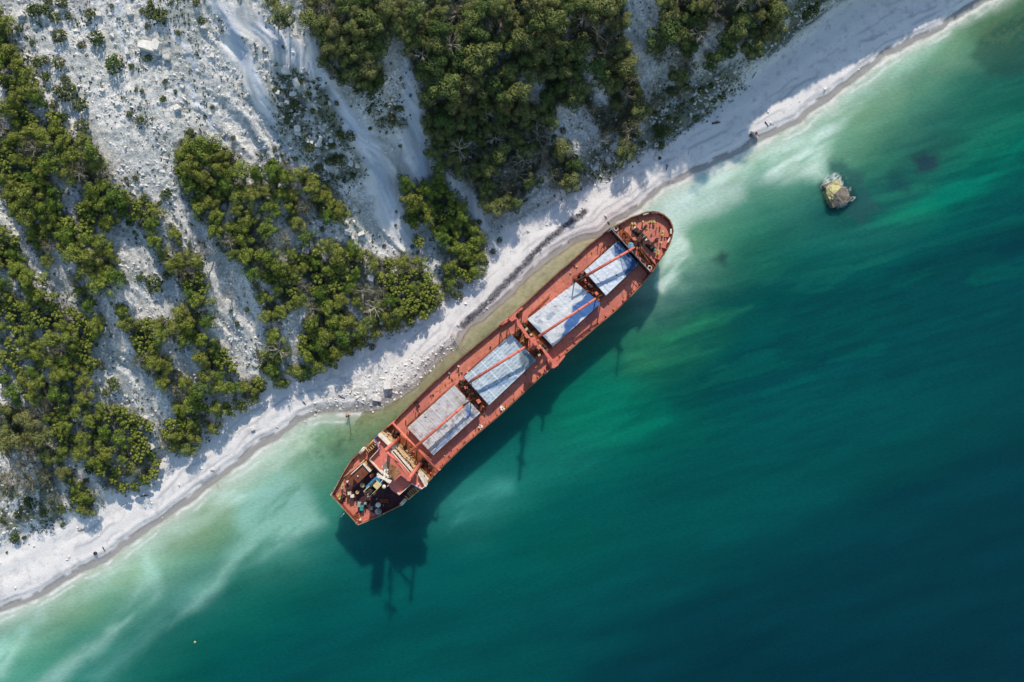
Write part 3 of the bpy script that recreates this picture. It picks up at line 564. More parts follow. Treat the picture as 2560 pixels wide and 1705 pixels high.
# ------------------------------------------------------------------ the stranded cargo ship
SH = math.radians(42.0)
W0 = W(862, 1275, 6.0); W0.z = 0
ca_, sa_ = math.cos(SH), math.sin(SH)
ship = setp(empty('cargo_ship', W0, SH), 'long rust red cargo ship stranded beside the white beach', 'ship')
def L3(px, py, z):                               # photo pixel at height z -> ship coordinates
    p = W(px, py, z); dx, dy = p.x - W0.x, p.y - W0.y
    return (dx * ca_ + dy * sa_, -dx * sa_ + dy * ca_, z)
def c1(x, y, z): return L3(800 + x / 5.6, 1050 + y / 5.6, z)
def c2(x, y, z): return L3(960 + x / 5.228, 900 + y / 5.228, z)
def c3(x, y, z): return L3(1130 + x / 5.228, 720 + y / 5.228, z)
def c4(x, y, z): return L3(1400 + x / 5.6, 500 + y / 5.6, z)
def P2(f, pts, z): return [f(a, b, z)[:2] for a, b in pts]
MD, PD, FD = 6.0, 8.0, 8.6                        # main, poop and forecastle decks
def ztop(x):
    if x < 21: return 9.1
    if x < 23: return 9.1 - (x - 21) * 1.0
    if x < 90.6: return 7.1
    if x < 92.8: return 7.1 + (x - 90.6) * 1.16
    return 9.65 + max(0, x - 96) * .03
OUT = [(895.5,1313),(911,1307),(948,1291),(989,1271),(1003,1264),(1032,1240),(1070,1206),(1101,1173),(1167,1108),(1247,1041),(1320,973),(1376,920),(1413,886),(1490,819),(1539,778),(1575,744),(1605,712),(1620,694),(1640,668),(1650,651),(1662,635),(1675,611),(1681,593),(1684,577),(1682,563),(1675,549),(1661,536),(1646,529.5),(1632,527.5),(1614,529.5),(1596,536),(1578,542),(1560,552),(1544,561),(1525,571),(1507,584),(1489,598),(1469,614),(1448,634),(1423,657),(1400,676),(1350,722),(1283,784),(1222,836),(1164,883),(1130,913),(1057,980),(992,1044),(980,1056),(952,1080),(905,1121),(878,1148),(862,1173),(851,1193),(843,1208),(828,1237),(845,1257),(871,1286)]
pts = []
for (a, b_) in OUT:
    p = L3(a, b_, 8.0); z = ztop(p[0]); p = L3(a, b_, z); pts.append((p[0], p[1], z))
def rs(P, maxd=1.2):
    o = []
    for p, q in zip(P, P[1:] + P[:1]):
        n = max(1, int(math.hypot(q[0] - p[0], q[1] - p[1]) / maxd))
        for k in range(n):
            t = k / n; x = p[0] + (q[0] - p[0]) * t; o.append((x, p[1] + (q[1] - p[1]) * t, ztop(x)))
    return o
pts = rs(pts); N = len(pts)
def offs(P, d):
    o = []; n = len(P)
    for i in range(n):
        a, b_, c_ = P[i - 1], P[i], P[(i + 1) % n]
        t = Vector((c_[0] - a[0], c_[1] - a[1], 0)).normalized(); o.append((b_[0] - t.y * d, b_[1] + t.x * d, b_[2]))
    return o
inner = offs(pts, 0.22)
hb = bmesh.new()
def lower(p, z):
    x, y, _ = p; f = (9 - z) / 9.0
    if x > 86: t = (x - 86) / 22.0; y *= 1 - 0.50 * f * min(1, t) ; x = x - (x - 86) * 0.20 * f
    if x < 16: t = (16 - x) / 16.0; y *= 1 - 0.28 * f * t; x = x + t * 2.6 * f
    return (x, y, z)
rings = [[hb.verts.new(p) for p in pts]]
for z in (5.4, 3.0, 1.0, -1.5): rings.append([hb.verts.new(lower(p, z)) for p in pts])
for A, B in zip(rings[:-1], rings[1:]):
    for i in range(N): hb.faces.new((A[i], A[(i + 1) % N], B[(i + 1) % N], B[i])).smooth = True
hm = MB(); hm.bm.free(); hm.bm = hb; hm.build('hull', M['hull'], ship)
bb = bmesh.new()
co_ = [bb.verts.new((p[0], p[1], p[2] + .05)) for p in offs(pts, -0.04)]; ci = [bb.verts.new((p[0], p[1], p[2] + .05)) for p in inner]
lo = [bb.verts.new((p[0], p[1], (PD if p[0] < 20.6 else MD if p[0] < 92.3 else FD) - .1)) for p in inner]; co2 = [bb.verts.new((p[0], p[1], p[2] - .1)) for p in offs(pts, -0.04)]
for i in range(N):
    j = (i + 1) % N
    f = bb.faces.new((co_[i], co_[j], ci[j], ci[i])); f.material_index = 1
    bb.faces.new((ci[i], ci[j], lo[j], lo[i])); f = bb.faces.new((co_[i], co2[i], co2[j], co_[j])); f.material_index = 1
q = MB(); q.bm.free(); q.bm = bb; q.build('bulwark', [M['bulwark'], M['cap']], ship)
def clip(P, x, keep_less):
    o = []; n = len(P)
    for i in range(n):
        a, b_ = P[i], P[(i + 1) % n]; ia = (a[0] < x) == keep_less; ib = (b_[0] < x) == keep_less
        if ia: o.append(a)
        if ia != ib: t = (x - a[0]) / (b_[0] - a[0]); o.append((x, a[1] + (b_[1] - a[1]) * t))
    return o
IN2 = [(p[0], p[1]) for p in inner]
def deck(name, P, z, mat, th=0.12):
    b_ = bmesh.new(); up = [b_.verts.new((x, y, z)) for x, y in P]; dn = [b_.verts.new((x, y, z - th)) for x, y in P]
    b_.faces.new(up); n = len(P)
    for i in range(n): b_.faces.new((up[i], dn[i], dn[(i + 1) % n], up[(i + 1) % n]))
    bmesh.ops.triangulate(b_, faces=[f for f in b_.faces if len(f.verts) > 4])
    k = MB(); k.bm.free(); k.bm = b_; return k.build(name, mat, ship)
deck('main_deck', clip(clip(IN2, 20.5, False), 92.4, True), MD, M['deck'])
deck('poop_deck', clip(IN2, 20.5, True), PD, M['deck'], 2.1)
deck('forecastle_deck', clip(IN2, 92.4, False), FD, M['deck'], 2.7)
_w = [y for x, y in clip(IN2, 92.4, False) if abs(x - 92.4) < .01]
MB().box(92.3, (min(_w) + max(_w)) / 2, MD + .01, .12, max(_w) - min(_w) - .1, FD - MD + .5).build('forecastle_bulkhead', paint('bulkhead_painted_shade', alb(90, 58, 56), alb(60, 40, 40), .6, .6), ship)  # wall's shade put into a dark brown-purple coat
_w = [y for x, y in clip(IN2, 20.5, True) if abs(x - 20.5) < .01]
MB().box(20.56, (min(_w) + max(_w)) / 2, MD + .01, .1, max(_w) - min(_w) - .1, PD - MD + .03).build('poop_bulkhead', M['cream'], ship)

# hatches: coaming with its sheeted cover
def H(name, f, quad, z, fn, label):
    A, B, Cc, Dd = [f(a, b_, z) if len(q_) == 2 else q_ for q_ in quad for a, b_ in [q_[:2]]]
    ns, nt_ = 72, 40
    s, t = np.meshgrid(np.linspace(0, 1, ns), np.linspace(0, 1, nt_))
    A, B, Cc, Dd = map(np.array, (A, B, Cc, Dd))
    Pp = (A * (1 - s)[..., None] + B * s[..., None]) * (1 - t)[..., None] + (Dd * (1 - s)[..., None] + Cc * s[..., None]) * t[..., None]
    L_ = np.linalg.norm(B - A)
    zz = 0.16 * (fbm(s * 14, t * 8, 800) - .5) + 0.010 * np.sin(s * L_ * 2 * math.pi / 1.1) * (fn is not hatch3) + 0.014 * np.sin(t * 11 * 2 * math.pi) * (fn is hatch3)
    Pp = Pp.copy(); Pp[..., 2] = z + zz
    colr = fn(s, t)
    idx = np.arange(ns * nt_).reshape(nt_, ns)
    qd = np.stack([idx[1:, :-1], idx[1:, 1:], idx[:-1, 1:], idx[:-1, :-1]], -1).reshape(-1, 4)
    qd = qd[:, ::-1]
    brd = list(idx[0, :]) + list(idx[1:, -1]) + list(idx[-1, -2::-1]) + list(idx[-2:0:-1, 0])
    V_ = Pp.reshape(-1, 3); base = len(V_); sk = V_[brd].copy(); cen = V_.mean(0); sk[:, :2] += (sk[:, :2] - cen[:2]) * .004; sk[:, 2] = z - 0.75
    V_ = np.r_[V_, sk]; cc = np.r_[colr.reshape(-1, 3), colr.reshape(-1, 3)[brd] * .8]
    nb = len(brd); q2 = np.array([(brd[i], base + i, base + (i + 1) % nb, brd[(i + 1) % nb]) for i in range(nb)])
    cov = link(bpy.data.objects.new('hatch_cover', np_mesh('hatch_cover', V_, quads=np.r_[qd, q2], cols=np.clip(cc / E_LIT, .003, .9), mats=[M['tarp']])))
    mb = MB(); cx, cy = cen[:2]
    mb.poly([(cx + (p[0] - cx) * .985, cy + (p[1] - cy) * .975) for p in (A, Dd, Cc, B)][::-1], MD - .05, z - .3)
    n_ = 9                                      # stiffeners round the coaming
    for (p, q_) in ((A, B), (Dd, Cc)):
        for k in range(n_):
            e = p + (q_ - p) * ((k + .5) / n_); e = cen + (e - cen) * 1.012; mb.box(e[0], e[1], MD - .02, .14, .35, z - MD - .7)
    o = mb.build('hatch_coaming', M['deckrust'], ship, label); cov.parent = o
    return o
m, nt, b = newmat('tarpaulin'); v = tex(nt)
at = nt.nodes.new('ShaderNodeVertexColor'); at.layer_name = 'col'; f1 = noise(nt, 2.6, 5, .7, v, .8)
nt.links.new(mixc(nt, 1.0, at.outputs[0], ramp(nt, f1, [(0.3, (0.92, 0.93, 0.95)), (0.65, (1.24, 1.24, 1.23))]), 'MULTIPLY'), b.inputs['Base Color'])
b.inputs['Roughness'].default_value = 0.55; bump(nt, b, f1, .5, .06); M['tarp'] = m
def pin(s, t, quad, P):                         # mask of a polygon given in crop pixels
    q_ = np.array(quad, float)
    x = (q_[0][0] * (1 - s) + q_[1][0] * s) * (1 - t) + (q_[3][0] * (1 - s) + q_[2][0] * s) * t
    y = (q_[0][1] * (1 - s) + q_[1][1] * s) * (1 - t) + (q_[3][1] * (1 - s) + q_[2][1] * s) * t
    wx = x + 26 * (fbm(s * 12, t * 8, 811) - .5); wy = y + 26 * (fbm(s * 12, t * 8, 817) - .5)
    return x, y, (lambda PP, w=8: sst(-w, w, sdpoly(wx, wy, PP)))
Q4 = [(305, 885), (915, 330), (1255, 695), (645, 1245)]
Q3 = [(155, 1160), (775, 607), (1100, 945), (485, 1530)]
Q2 = [(985, 405), (1620, -75), (1945, 200), (1320, 765)]
Q1 = [(340, 990), (815, 570), (1100, 900), (645, 1335)]
def hatch4(s, t):
    x, y, pm = pin(s, t, Q4, None); c = np.ones(s.shape + (3,)) * lin((196, 190, 190)) * (.85 + .3 * fbm(s * 9, t * 3, 820))[..., None]
    c = mixa(c, lin((226, 222, 220)), (np.abs((s * 7) % 1 - .5) < .05) * .5)
    c = mixa(c, lin((130, 124, 124)), (np.abs((s * 7 + .12) % 1 - .5) < .03) * .6)
    c = mixa(c, lin((150, 104, 74)), sst(.62, .72, fbm(s * 16, t * 10, 835, 4, .6)) * .5)
    c = mixa(c, lin((120, 118, 124)), sst(.52, .66, fbm(s * 9 + t * 3, t * 9, 830, 4, .65)) * sst(.35, .6, t) * .8)
    c = mixa(c, lin((60, 110, 165)), pm([(1090, 560), (1130, 640), (1110, 770), (1000, 880), (870, 1010), (740, 1140), (640, 1250), (620, 1230), (760, 1070), (860, 960), (1010, 860), (1090, 760), (1070, 650)]) * .75)
    c = mixa(c, lin((35, 75, 140)), pm([(1075, 660), (1110, 655), (1170, 720), (1150, 760)], 5) * .8)
    c = mixa(c, lin((150, 130, 100)), pm([(930, 450), (1080, 540), (1040, 610), (900, 520)], 40) * .4)
    return mixa(c, lin((30, 30, 32)), pm([(520, 735), (550, 730), (555, 745), (525, 750)], 4))
def hatch3(s, t):
    x, y, pm = pin(s, t, Q3, None); c = np.ones(s.shape + (3,)) * lin((188, 198, 206)) * (.82 + .36 * fbm(s * 6, t * 6, 840))[..., None]
    c = mixa(c, lin((112, 132, 152)), sst(.25, .9, .5 + .5 * np.sin(t * 11 * 2 * math.pi)) * sst(.3, .6, fbm(s * 30, t * 11, 845)) * .65)
    for k in (.15, .36, .62): c = mixa(c, lin((222, 232, 238)), (np.abs(s - k) < .007) * .9)
    c = mixa(c, lin((60, 84, 98)), pm([(880, 840), (1000, 850), (1100, 945), (1040, 1010), (950, 1080), (880, 960)], 26) * .75)
    c = mixa(c, lin((60, 120, 175)), pm([(350, 1350), (520, 1280), (700, 1200), (880, 1150), (860, 1185), (640, 1270), (400, 1370)], 8) * .6)  # boom's cast shadow painted on as a blue streak
    return mixa(c, lin((110, 84, 50)), pm([(720, 1135), (755, 1130), (765, 1155), (735, 1165)], 8))
def hatch2(s, t):
    x, y, pm = pin(s, t, Q2, None); c = np.ones(s.shape + (3,)) * lin((212, 213, 215)) * (.86 + .26 * fbm(s * 7, t * 5, 850))[..., None]
    c = mixa(c, lin((124, 140, 160)), sst(.56, .70, fbm(s * 7 + 3, t * 6, 860, 4, .6)) * (1 - .4 * s) * .75)
    c = mixa(c, lin((70, 120, 160)), pm([(1010, 440), (1140, 500), (1220, 620), (1330, 760), (1290, 740), (1160, 600), (1020, 470)], 20) * .6)
    c = mixa(c, lin((62, 102, 158)), pm([(1800, 10), (1960, 190), (1880, 280), (1680, 430), (1420, 670), (1440, 600), (1475, 540), (1460, 480), (1500, 420), (1560, 330), (1580, 240), (1700, 150)], 7))
    c = mixa(c, lin((215, 218, 222)), pm([(1660, 450), (1680, 395), (1760, 370), (1740, 400)], 4))
    c = mixa(c, lin((90, 130, 165)), pm([(1600, 20), (1760, 20), (1700, 70), (1610, 60)], 18) * .6)
    return mixa(c, lin((150, 110, 70)), pm([(1335, 235), (1375, 225), (1385, 240), (1350, 255)], 6) * .8)
def hatch1(s, t):
    x, y, pm = pin(s, t, Q1, None); c = np.ones(s.shape + (3,)) * lin((214, 218, 226)) * (.88 + .22 * fbm(s * 10, t * 4, 870))[..., None]
    c = mixa(c, lin((158, 170, 188)), sst(.6, .9, .5 + .5 * np.sin(t * 9 * 2 * math.pi)) * sst(.4, .6, fbm(s * 8, t * 9, 875)) * .4)
    c = mixa(c, lin((120, 128, 142)), ((np.abs((t * 6) % 1 - .5) < .035) | (np.abs((s * 5) % 1 - .5) < .02)) * .6)
    blue = pm([(815, 570), (1100, 900), (930, 1085), (905, 1000), (935, 930), (870, 820), (770, 780), (750, 640)], 6)  # fore-end shade painted into the cover in blue steps
    c = mixa(c, lin((30, 78, 126)), blue)
    c = mixa(c, lin((128, 148, 176)), pm([(700, 690), (740, 770), (790, 830), (850, 870), (880, 960), (890, 1020), (930, 1000), (940, 930), (870, 820), (770, 770), (750, 640)], 8) * .8)
    chk = _h(np.floor(s * 16), np.floor(t * 8), 3)
    c = mixa(c, lin((120, 145, 175)), blue * (chk > .78) * .45)
    c = mixa(c, lin((14, 62, 112)), pm([(1040, 850), (1100, 900), (930, 1085), (900, 1010)], 6) * .8)
    c = mixa(c, lin((140, 168, 202)), pm([(490, 1160), (640, 1130), (860, 1080), (900, 1100), (700, 1150), (540, 1200)], 8) * .7)  # pale blue band painting the boom's shadow across the boards
    return mixa(c, lin((40, 40, 44)), pm([(775, 1040), (805, 1040), (805, 1062), (785, 1062)], 4))
HZ = 8.2
H('h', c2, Q4, HZ, hatch4, 'hatch with a light grey sheeted cover nearest the bridge')
H('h', c3, Q3, HZ, hatch3, 'hatch with a pale blue ribbed sheet')
H('h', c3, Q2, HZ, hatch2, 'hatch with a stained white and blue tarpaulin')
H('h', c4, Q1, HZ, hatch1, 'foremost hatch with white boards and dark blue painted shade')

# derrick booms with heel fitting and head block
def boom(a, b_, r, label):
    mb = MB(); mb.tube(a, b_, r, r * .8, 12)
    v0, v1 = Vector(a), Vector(b_)
    for k in (.12, .3, .5, .7, .88): e = v0.lerp(v1, k); d = (v1 - v0).normalized(); mb.tube(e - d * .07, e + d * .07, r * 1.25, None, 10)
    o = mb.build('derrick_boom', M['boom'], ship, label)
    MB().box(v0.x, v0.y, v0.z - .5, .5, .5, .8, .3).tube(v0 - Vector((0, 0, 3.0)), v0, .12).build('boom_heel', M['winch'], o)
    MB().box(v1.x, v1.y, v1.z - .35, .7, .4, .6, .4).tube(v1, v1 + Vector((.6, -.2, -1.3)), .05).build('cargo_block', M['winch'], o)
boom(c4(365, 1060, 10.9), c4(1050, 662, 11.6), .36, 'boom over the foremost hatch')
boom(c3(1125, 640, 11.8), c4(500, 1380, 10.9), .34, 'boom over the stained white tarpaulin')
boom(c3(250, 1215, 10.9), c3(955, 772, 11.8), .36, 'boom over the pale blue hatch')
boom(c2(330, 1208, 11.2), c2(1035, 600, 10.9), .36, 'boom over the grey hatch')
mb = MB(); mb.tube(c2(1035, 600, 10.9), c2(1135, 528, 10.9), .22, .2)
mb.tube(c2(1135, 528, 10.9), c2(1135, 528, 6.2), .15); mb.build('boom_crutch', M['winch'], ship)
for f, a, b_, zt in ((c3, (250, 1215), (190, 1260), 10.8), (c4, (345, 1070), (200, 1150), 10.8), (c4, (590, 1330), (500, 1375), 10.8)):
    MB().tube(f(*a, zt), f(*b_, zt), .2).tube(f(*a, zt), f(*a, 6.2), .16).tube(f(*b_, zt), f(*b_, 6.2), .16).build('boom_crutch', M['winch'], ship)

# winch: bed, drum with warping ends, motor box
def winch(x, y, z, rz, s=1.0, matb='winch', bright=False):
    o = empty_part('winch', (x, y, z), rz)
    MB().box(0, 0, 0, 1.9 * s, 1.3 * s, .25 * s).box(-.55 * s, .1 * s, .25 * s, .5 * s, .9 * s, .8 * s).box(.75 * s, 0, .25 * s, .16 * s, 1.1 * s, .8 * s).box(-.2 * s, 0, .25 * s, .14 * s, 1.1 * s, .8 * s).build('winch_bed', M[matb], o)
    MB().tube((-.2 * s, 0, .7 * s), (.75 * s, 0, .7 * s), .36 * s, None, 12).tube((.75 * s, 0, .7 * s), (1.25 * s, 0, .7 * s), .22 * s, .3 * s, 10).build('drum', M['dark'], o)
    if bright: MB().box(-.55 * s, .1 * s, 1.05 * s, .62 * s, .7 * s, .12 * s).build('motor_cover', M['cream'], o)
    return o
def empty_part(name, loc, rz):
    o = bpy.data.objects.new(name, None); o.location = loc; o.rotation_euler = (0, 0, rz); o.empty_display_size = .3
    C.objects.link(o); o.parent = ship; return o
# raised winch platforms between the hatches (mast houses)
def house(f, poly, z, mat='deckrust', name='mast_house', th=None):
    mb = MB(); mb.poly(P2(f, poly, z), MD - .02, z); return mb.build(name, M[mat], ship)
house(c2, [(930, 335), (1035, 250), (1345, 600), (1245, 680)], 6.7)
house(c4, [(190, 1090), (345, 1005), (625, 1325), (545, 1420)], 6.7)
house(c3, [(800, 610), (985, 425), (1310, 775), (1110, 925)], 6.6)
house(c3, [(1010, 600), (1080, 545), (1300, 790), (1215, 850)], 7.1, 'deckrust', 'deck_locker')
for f, x, y, z, rz, s in ((c2, 1015, 320, 6.7, 1.2, .9), (c2, 1075, 400, 6.7, 1.5, .8), (c2, 1215, 590, 6.7, .4, 1.0), (c4, 300, 1090, 6.7, 1.2, 1.0), (c4, 425, 1200, 6.7, 1.6, .8), (c3, 960, 510, 6.6, 1.5, 1.0), (c3, 1020, 585, 6.6, 1.5, .9),
                          (c3, 1225, 785, 7.1, 1.5, 1.0), (c3, 1135, 850, 6.6, 1.2, .9), (c3, 870, 600, 6.6, .4, .9), (c1, 1060, 190, MD, .2, 1.1), (c1, 1180, 430, MD, .9, 1.0), (c1, 1450, 570, MD, .2, 1.1), (c1, 1530, 640, MD, 1.3, .9), (c1, 1350, 660, MD, .5, 1.0)):
    p = f(x, y, z + .6); winch(p[0], p[1], z, rz, s, bright=(f is c3 and x > 950))
for f, pl, z0, z1, mt in ((c2, [(1200, 525), (1240, 510), (1270, 550), (1230, 575)], 6.7, 8.2, 'boom'), (c2, [(1135, 430), (1180, 430), (1185, 475), (1140, 470)], 6.7, 7.9, 'dark'), (c2, [(1045, 350), (1085, 340), (1095, 375), (1060, 385)], 6.7, 7.8, 'boom'),
                          (c4, [(480, 1295), (515, 1280), (545, 1315), (510, 1340)], 6.7, 8.1, 'boom'), (c4, [(410, 1185), (450, 1180), (460, 1225), (420, 1230)], 6.7, 7.8, 'dark'), (c4, [(320, 1100), (350, 1095), (375, 1130), (345, 1140)], 6.7, 7.6, 'boom'),
                          (c3, [(945, 620), (975, 605), (1010, 640), (975, 660)], 6.6, 8.4, 'cream'), (c3, [(1118, 752), (1145, 738), (1172, 765), (1145, 790)], 6.6, 8.4, 'cream'),
                          (c4, [(1005, 535), (1050, 515), (1080, 560), (1040, 575)], FD, 9.8, 'boom'), (c1, [(1190, 430), (1225, 425), (1230, 455), (1200, 460)], MD, 7.4, 'cream'), (c1, [(1245, 520), (1275, 525), (1300, 560), (1265, 580)], MD, 7.2, 'cream')):
    MB().poly(P2(f, pl, z1), z0 - .02, z1).build('electric_cabinet' if mt != 'dark' else 'ventilator_trunk', M[mt], ship, bevel=.04)
# midship portal mast
pm_ = MB()
zb = 12.0
pm_.poly(P2(c3, [(725, 385), (800, 345), (850, 395), (780, 440)], zb), zb - .6, zb)
pm_.poly(P2(c3, [(1245, 935), (1290, 915), (1400, 975), (1390, 1010), (1330, 1050), (1290, 1040), (1275, 1010)], 8.6), MD, 8.6)
pm_.poly(P2(c3, [(1165, 790), (1190, 775), (1320, 935), (1275, 950)], 10.6), 10.2, 10.6)
pm_.poly(P2(c3, [(790, 385), (830, 360), (1010, 630), (980, 655)], 11.2), 10.8, 11.2)
for a in ((640, 470), (735, 395), (850, 320), (920, 270)): p = c3(*a, 8.5); pm_.tube((p[0], p[1], MD), (p[0], p[1], 12.0), .16)
for a, b_ in (((640, 470), (735, 395)), ((735, 395), (850, 320)), ((850, 320), (920, 270))):
    pm_.tube(c3(*a, 11.9), c3(*b_, 11.9), .14); pm_.tube(c3(*a, 7.2), c3(*b_, 11.9), .09); pm_.tube(c3(*a, 9.4), c3(*b_, 9.4), .09)
p = c3(1290, 950, 8); pm_.tube((p[0], p[1], 8.6), (p[0], p[1], 12.5), .35)
pm_.tube(c3(1000, 640, 11.0), c3(1070, 725, 11.0), .3).tube(c3(1070, 725, 10.4), c3(1190, 800, 10.4), .3)
pm_.build('portal_mast', M['boom'], ship, 'midship mast gantry spanning the deck between the two middle hatches')
mb = MB(); p = c3(1070, 725, 12); mb.tube((p[0], p[1], 6.6), (p[0], p[1], 15), .75, .6, 14).tube((p[0], p[1], 15), (p[0], p[1], 24), .6, .4, 14)
mb.poly(P2(c3, [(1010, 650), (1080, 640), (1110, 690), (1145, 700), (1120, 760), (1070, 810), (1030, 800), (995, 750), (1000, 690)], 13.6), 13.0, 13.6)
mb.poly(P2(c3, [(1030, 670), (1090, 665), (1110, 720), (1060, 780), (1020, 745)], 17.2), 17.0, 17.2); mb.box(p[0], p[1], 20.5, .7, 3.0, .3)
for a in (0, 1.57, 3.14, 4.71): mb.box(p[0] + 1.1 * math.cos(a), p[1] + 1.1 * math.sin(a), 13.6, .5, .3, 1.1, a)
mb.tube((p[0] - .3, p[1] - 2.2, 13.6), (p[0], p[1], 20), .08).tube((p[0] + .3, p[1] + 2.0, 13.6), (p[0], p[1], 20), .08)
mb.build('mast', M['boom'], ship, 'tall midship mast with a salmon working platform', bevel=0)
# outboard platforms at the gantry
MB().poly(P2(c3, [(620, 478), (770, 375), (905, 255), (925, 270), (790, 400), (645, 492)], 7.3), 6.9, 7.3).build('gangway_platform', M['boom'], ship)
MB().poly(P2(c3, [(1290, 1060), (1400, 990), (1480, 890), (1470, 870), (1375, 965), (1275, 1045)], 7.3), 6.9, 7.3).poly(P2(c3, [(1200, 1105), (1270, 1060), (1280, 1072), (1215, 1135)], 7.3), 6.9, 7.3).build('gangway_platform', M['boom'], ship)
# aft gantry beam and king posts in front of the bridge
mb = MB()
mb.tube(c1(1015, 38, 10.4), c1(1650, 705, 10.4), .24, .24, 8).tube(c1(1030, 80, 10.0), c1(1640, 712, 10.0), .12, .12, 8).tube(c1(1130, 190, 10.4), c1(1560, 570, 10.4), .2, .2, 8)
for a in ((1015, 38), (1180, 215), (1330, 375), (1490, 545), (1650, 705)): p = c1(*a, 10.4); mb.tube((p[0], p[1], MD), (p[0], p[1], 10.4), .16)
mb.tube(c1(1015, 38, 9.6), c1(930, 110, 9.6), .14).tube(c1(1690, 690, 9.6), c1(1590, 750, 9.6), .14)
mb.build('aft_gantry', M['boom'], ship, 'salmon cross beam between the grey hatch and the bridge')
for a in ((1085, 275), (1400, 615)):
    p = c1(*a, 8); mb = MB(); mb.tube((p[0], p[1], MD), (p[0], p[1], 25), .46, .36, 14).tube((p[0], p[1], 24.6), (p[0], p[1], 25.1), .48, .48, 12)
    mb.build('king_post', M['boom'], ship)
p, q_ = c1(1085, 275, 8), c1(1400, 615, 8)
mb = MB(); mb.tube((p[0] - .2, p[1], 22.2), (q_[0] - .2, q_[1], 22.2), .26).tube((p[0], p[1], 24), ((p[0] + q_[0]) / 2, (p[1] + q_[1]) / 2, 22.3), .1).tube((q_[0], q_[1], 24), ((p[0] + q_[0]) / 2, (p[1] + q_[1]) / 2, 22.3), .1)
mb.build('king_post_stay', M['boom'], ship)
# foremast, its lookout top and forecastle break screen
mb = MB(); p = c4(1050, 640, 9)
mb.tube((p[0], p[1], FD), (p[0], p[1], 22), .42, .24, 12).box(p[0], p[1], 17, 1.2, 2.4, .15).box(p[0], p[1], 13, 1.4, 1.6, .2)
mb.tube((p[0], p[1], 17), (p[0] - 2.2, p[1] - 3.6, FD), .07).tube((p[0], p[1], 17), (p[0] - 2.2, p[1] + 3.6, FD), .07).tube((p[0] + 2.6, p[1] + .6, FD), (p[0], p[1], 15), .1)
mb.build('foremast', M['winch'], ship, 'slim dark foremast behind the forecastle')
mb = MB(); mb.tube(c4(712, 395, 9.8), c4(1268, 1008, 9.8), .08, .08, 6).tube(c4(665, 450, 9.8), c4(760, 385, 9.8), .1).tube(c4(712, 395, 9.8), c4(700, 395, 6.1), .12)
for k in range(15):
    a = (712 + (1268 - 712) * k / 14, 395 + (1008 - 395) * k / 14); q_ = c4(*a, 9.8); mb.tube((q_[0], q_[1], 8.5), q_, .05, .05, 5)
mb.build('forecastle_rail', M['grey'], ship)
MB().poly(P2(c4, [(830, 350), (870, 400), (960, 470), (1010, 540), (1075, 590), (1040, 650), (960, 660), (820, 480)], 8.66), FD + .01, 8.66).build('rusty_deck_patch', M['deckrust'], ship)
MB().poly(P2(c4, [(1060, 690), (1130, 670), (1230, 800), (1345, 930), (1290, 985), (1230, 930), (1120, 790)], 8.66), FD + .01, 8.66).build('rusty_deck_patch', M['deckrust'], ship)
mb = MB(); mb.tube(c4(1150, 690, 9.6), c4(1345, 935, 9.2), .22).tube(c4(1110, 640, 9.3), c4(1290, 900, 9.0), .12); mb.build('deck_pipe', M['winch'], ship)
p = c4(990, 640, 9.4); mb = MB(); mb.tube((p[0], p[1], FD), (p[0], p[1], 9.5), .75, .75, 18).tube((p[0], p[1], 9.5), (p[0], p[1], 9.7), .82, .6, 18); mb.build('tank', M['ltblue'], ship)
for a in ((782, 402), (1255, 952)):
    p = c4(*a, 8.9); mb = MB()
    for k in range(3): mb.ring((p[0], p[1], FD + .12 + k * .2), .55 - .04 * k, .11)
    mb.build('rope_coil', M['white'], ship)
# bollard pairs
def bollard(f, pts_, z, mat='yellow', r=.2, h=.95):
    mb = MB(); c_ = []
    for a in pts_:
        p = f(*a, z + h); mb.tube((p[0], p[1], z), (p[0], p[1], z + h - .1), r * .85, r * .85, 12).tube((p[0], p[1], z + h - .1), (p[0], p[1], z + h + .05), r * 1.25, r * 1.2, 12); c_.append(p)
    if len(c_) == 2:
        cx, cy = (c_[0][0] + c_[1][0]) / 2, (c_[0][1] + c_[1][1]) / 2; mb.box(cx, cy, z, math.dist(c_[0][:2], c_[1][:2]) + .9, .55, .12, math.atan2(c_[1][1] - c_[0][1], c_[1][0] - c_[0][0]))
    mb.build('bollard', M[mat], ship)
for f, pts_, z, mt in ((c4, [(1010, 325), (1045, 325)], FD, 'yellow'), (c4, [(1165, 300)], FD, 'yellow'), (c4, [(1275, 298), (1315, 298)], FD, 'yellow'), (c4, [(1445, 440), (1438, 485)], FD, 'yellow'), (c4, [(1418, 592)], FD, 'yellow'), (c4, [(1383, 710), (1377, 748)], FD, 'yellow'),
                     (c1, [(255, 1062), (270, 1100)], PD, 'yellow'), (c1, [(305, 920), (305, 955)], PD, 'yellow'), (c1, [(382, 862)], PD, 'white'), (c1, [(563, 1395)], PD, 'white'), (c1, [(510, 1440)], PD, 'white'),
                     (c3, [(85, 1022)], MD, 'white'), (c3, [(845, 325), (850, 370)], MD, 'winch'), (c2, [(855, 170)], MD, 'grey'), (c2, [(425, 575), (440, 600)], MD, 'winch'), (c2, [(1090, 160)], MD, 'cream')):
    bollard(f, pts_, z, mt)
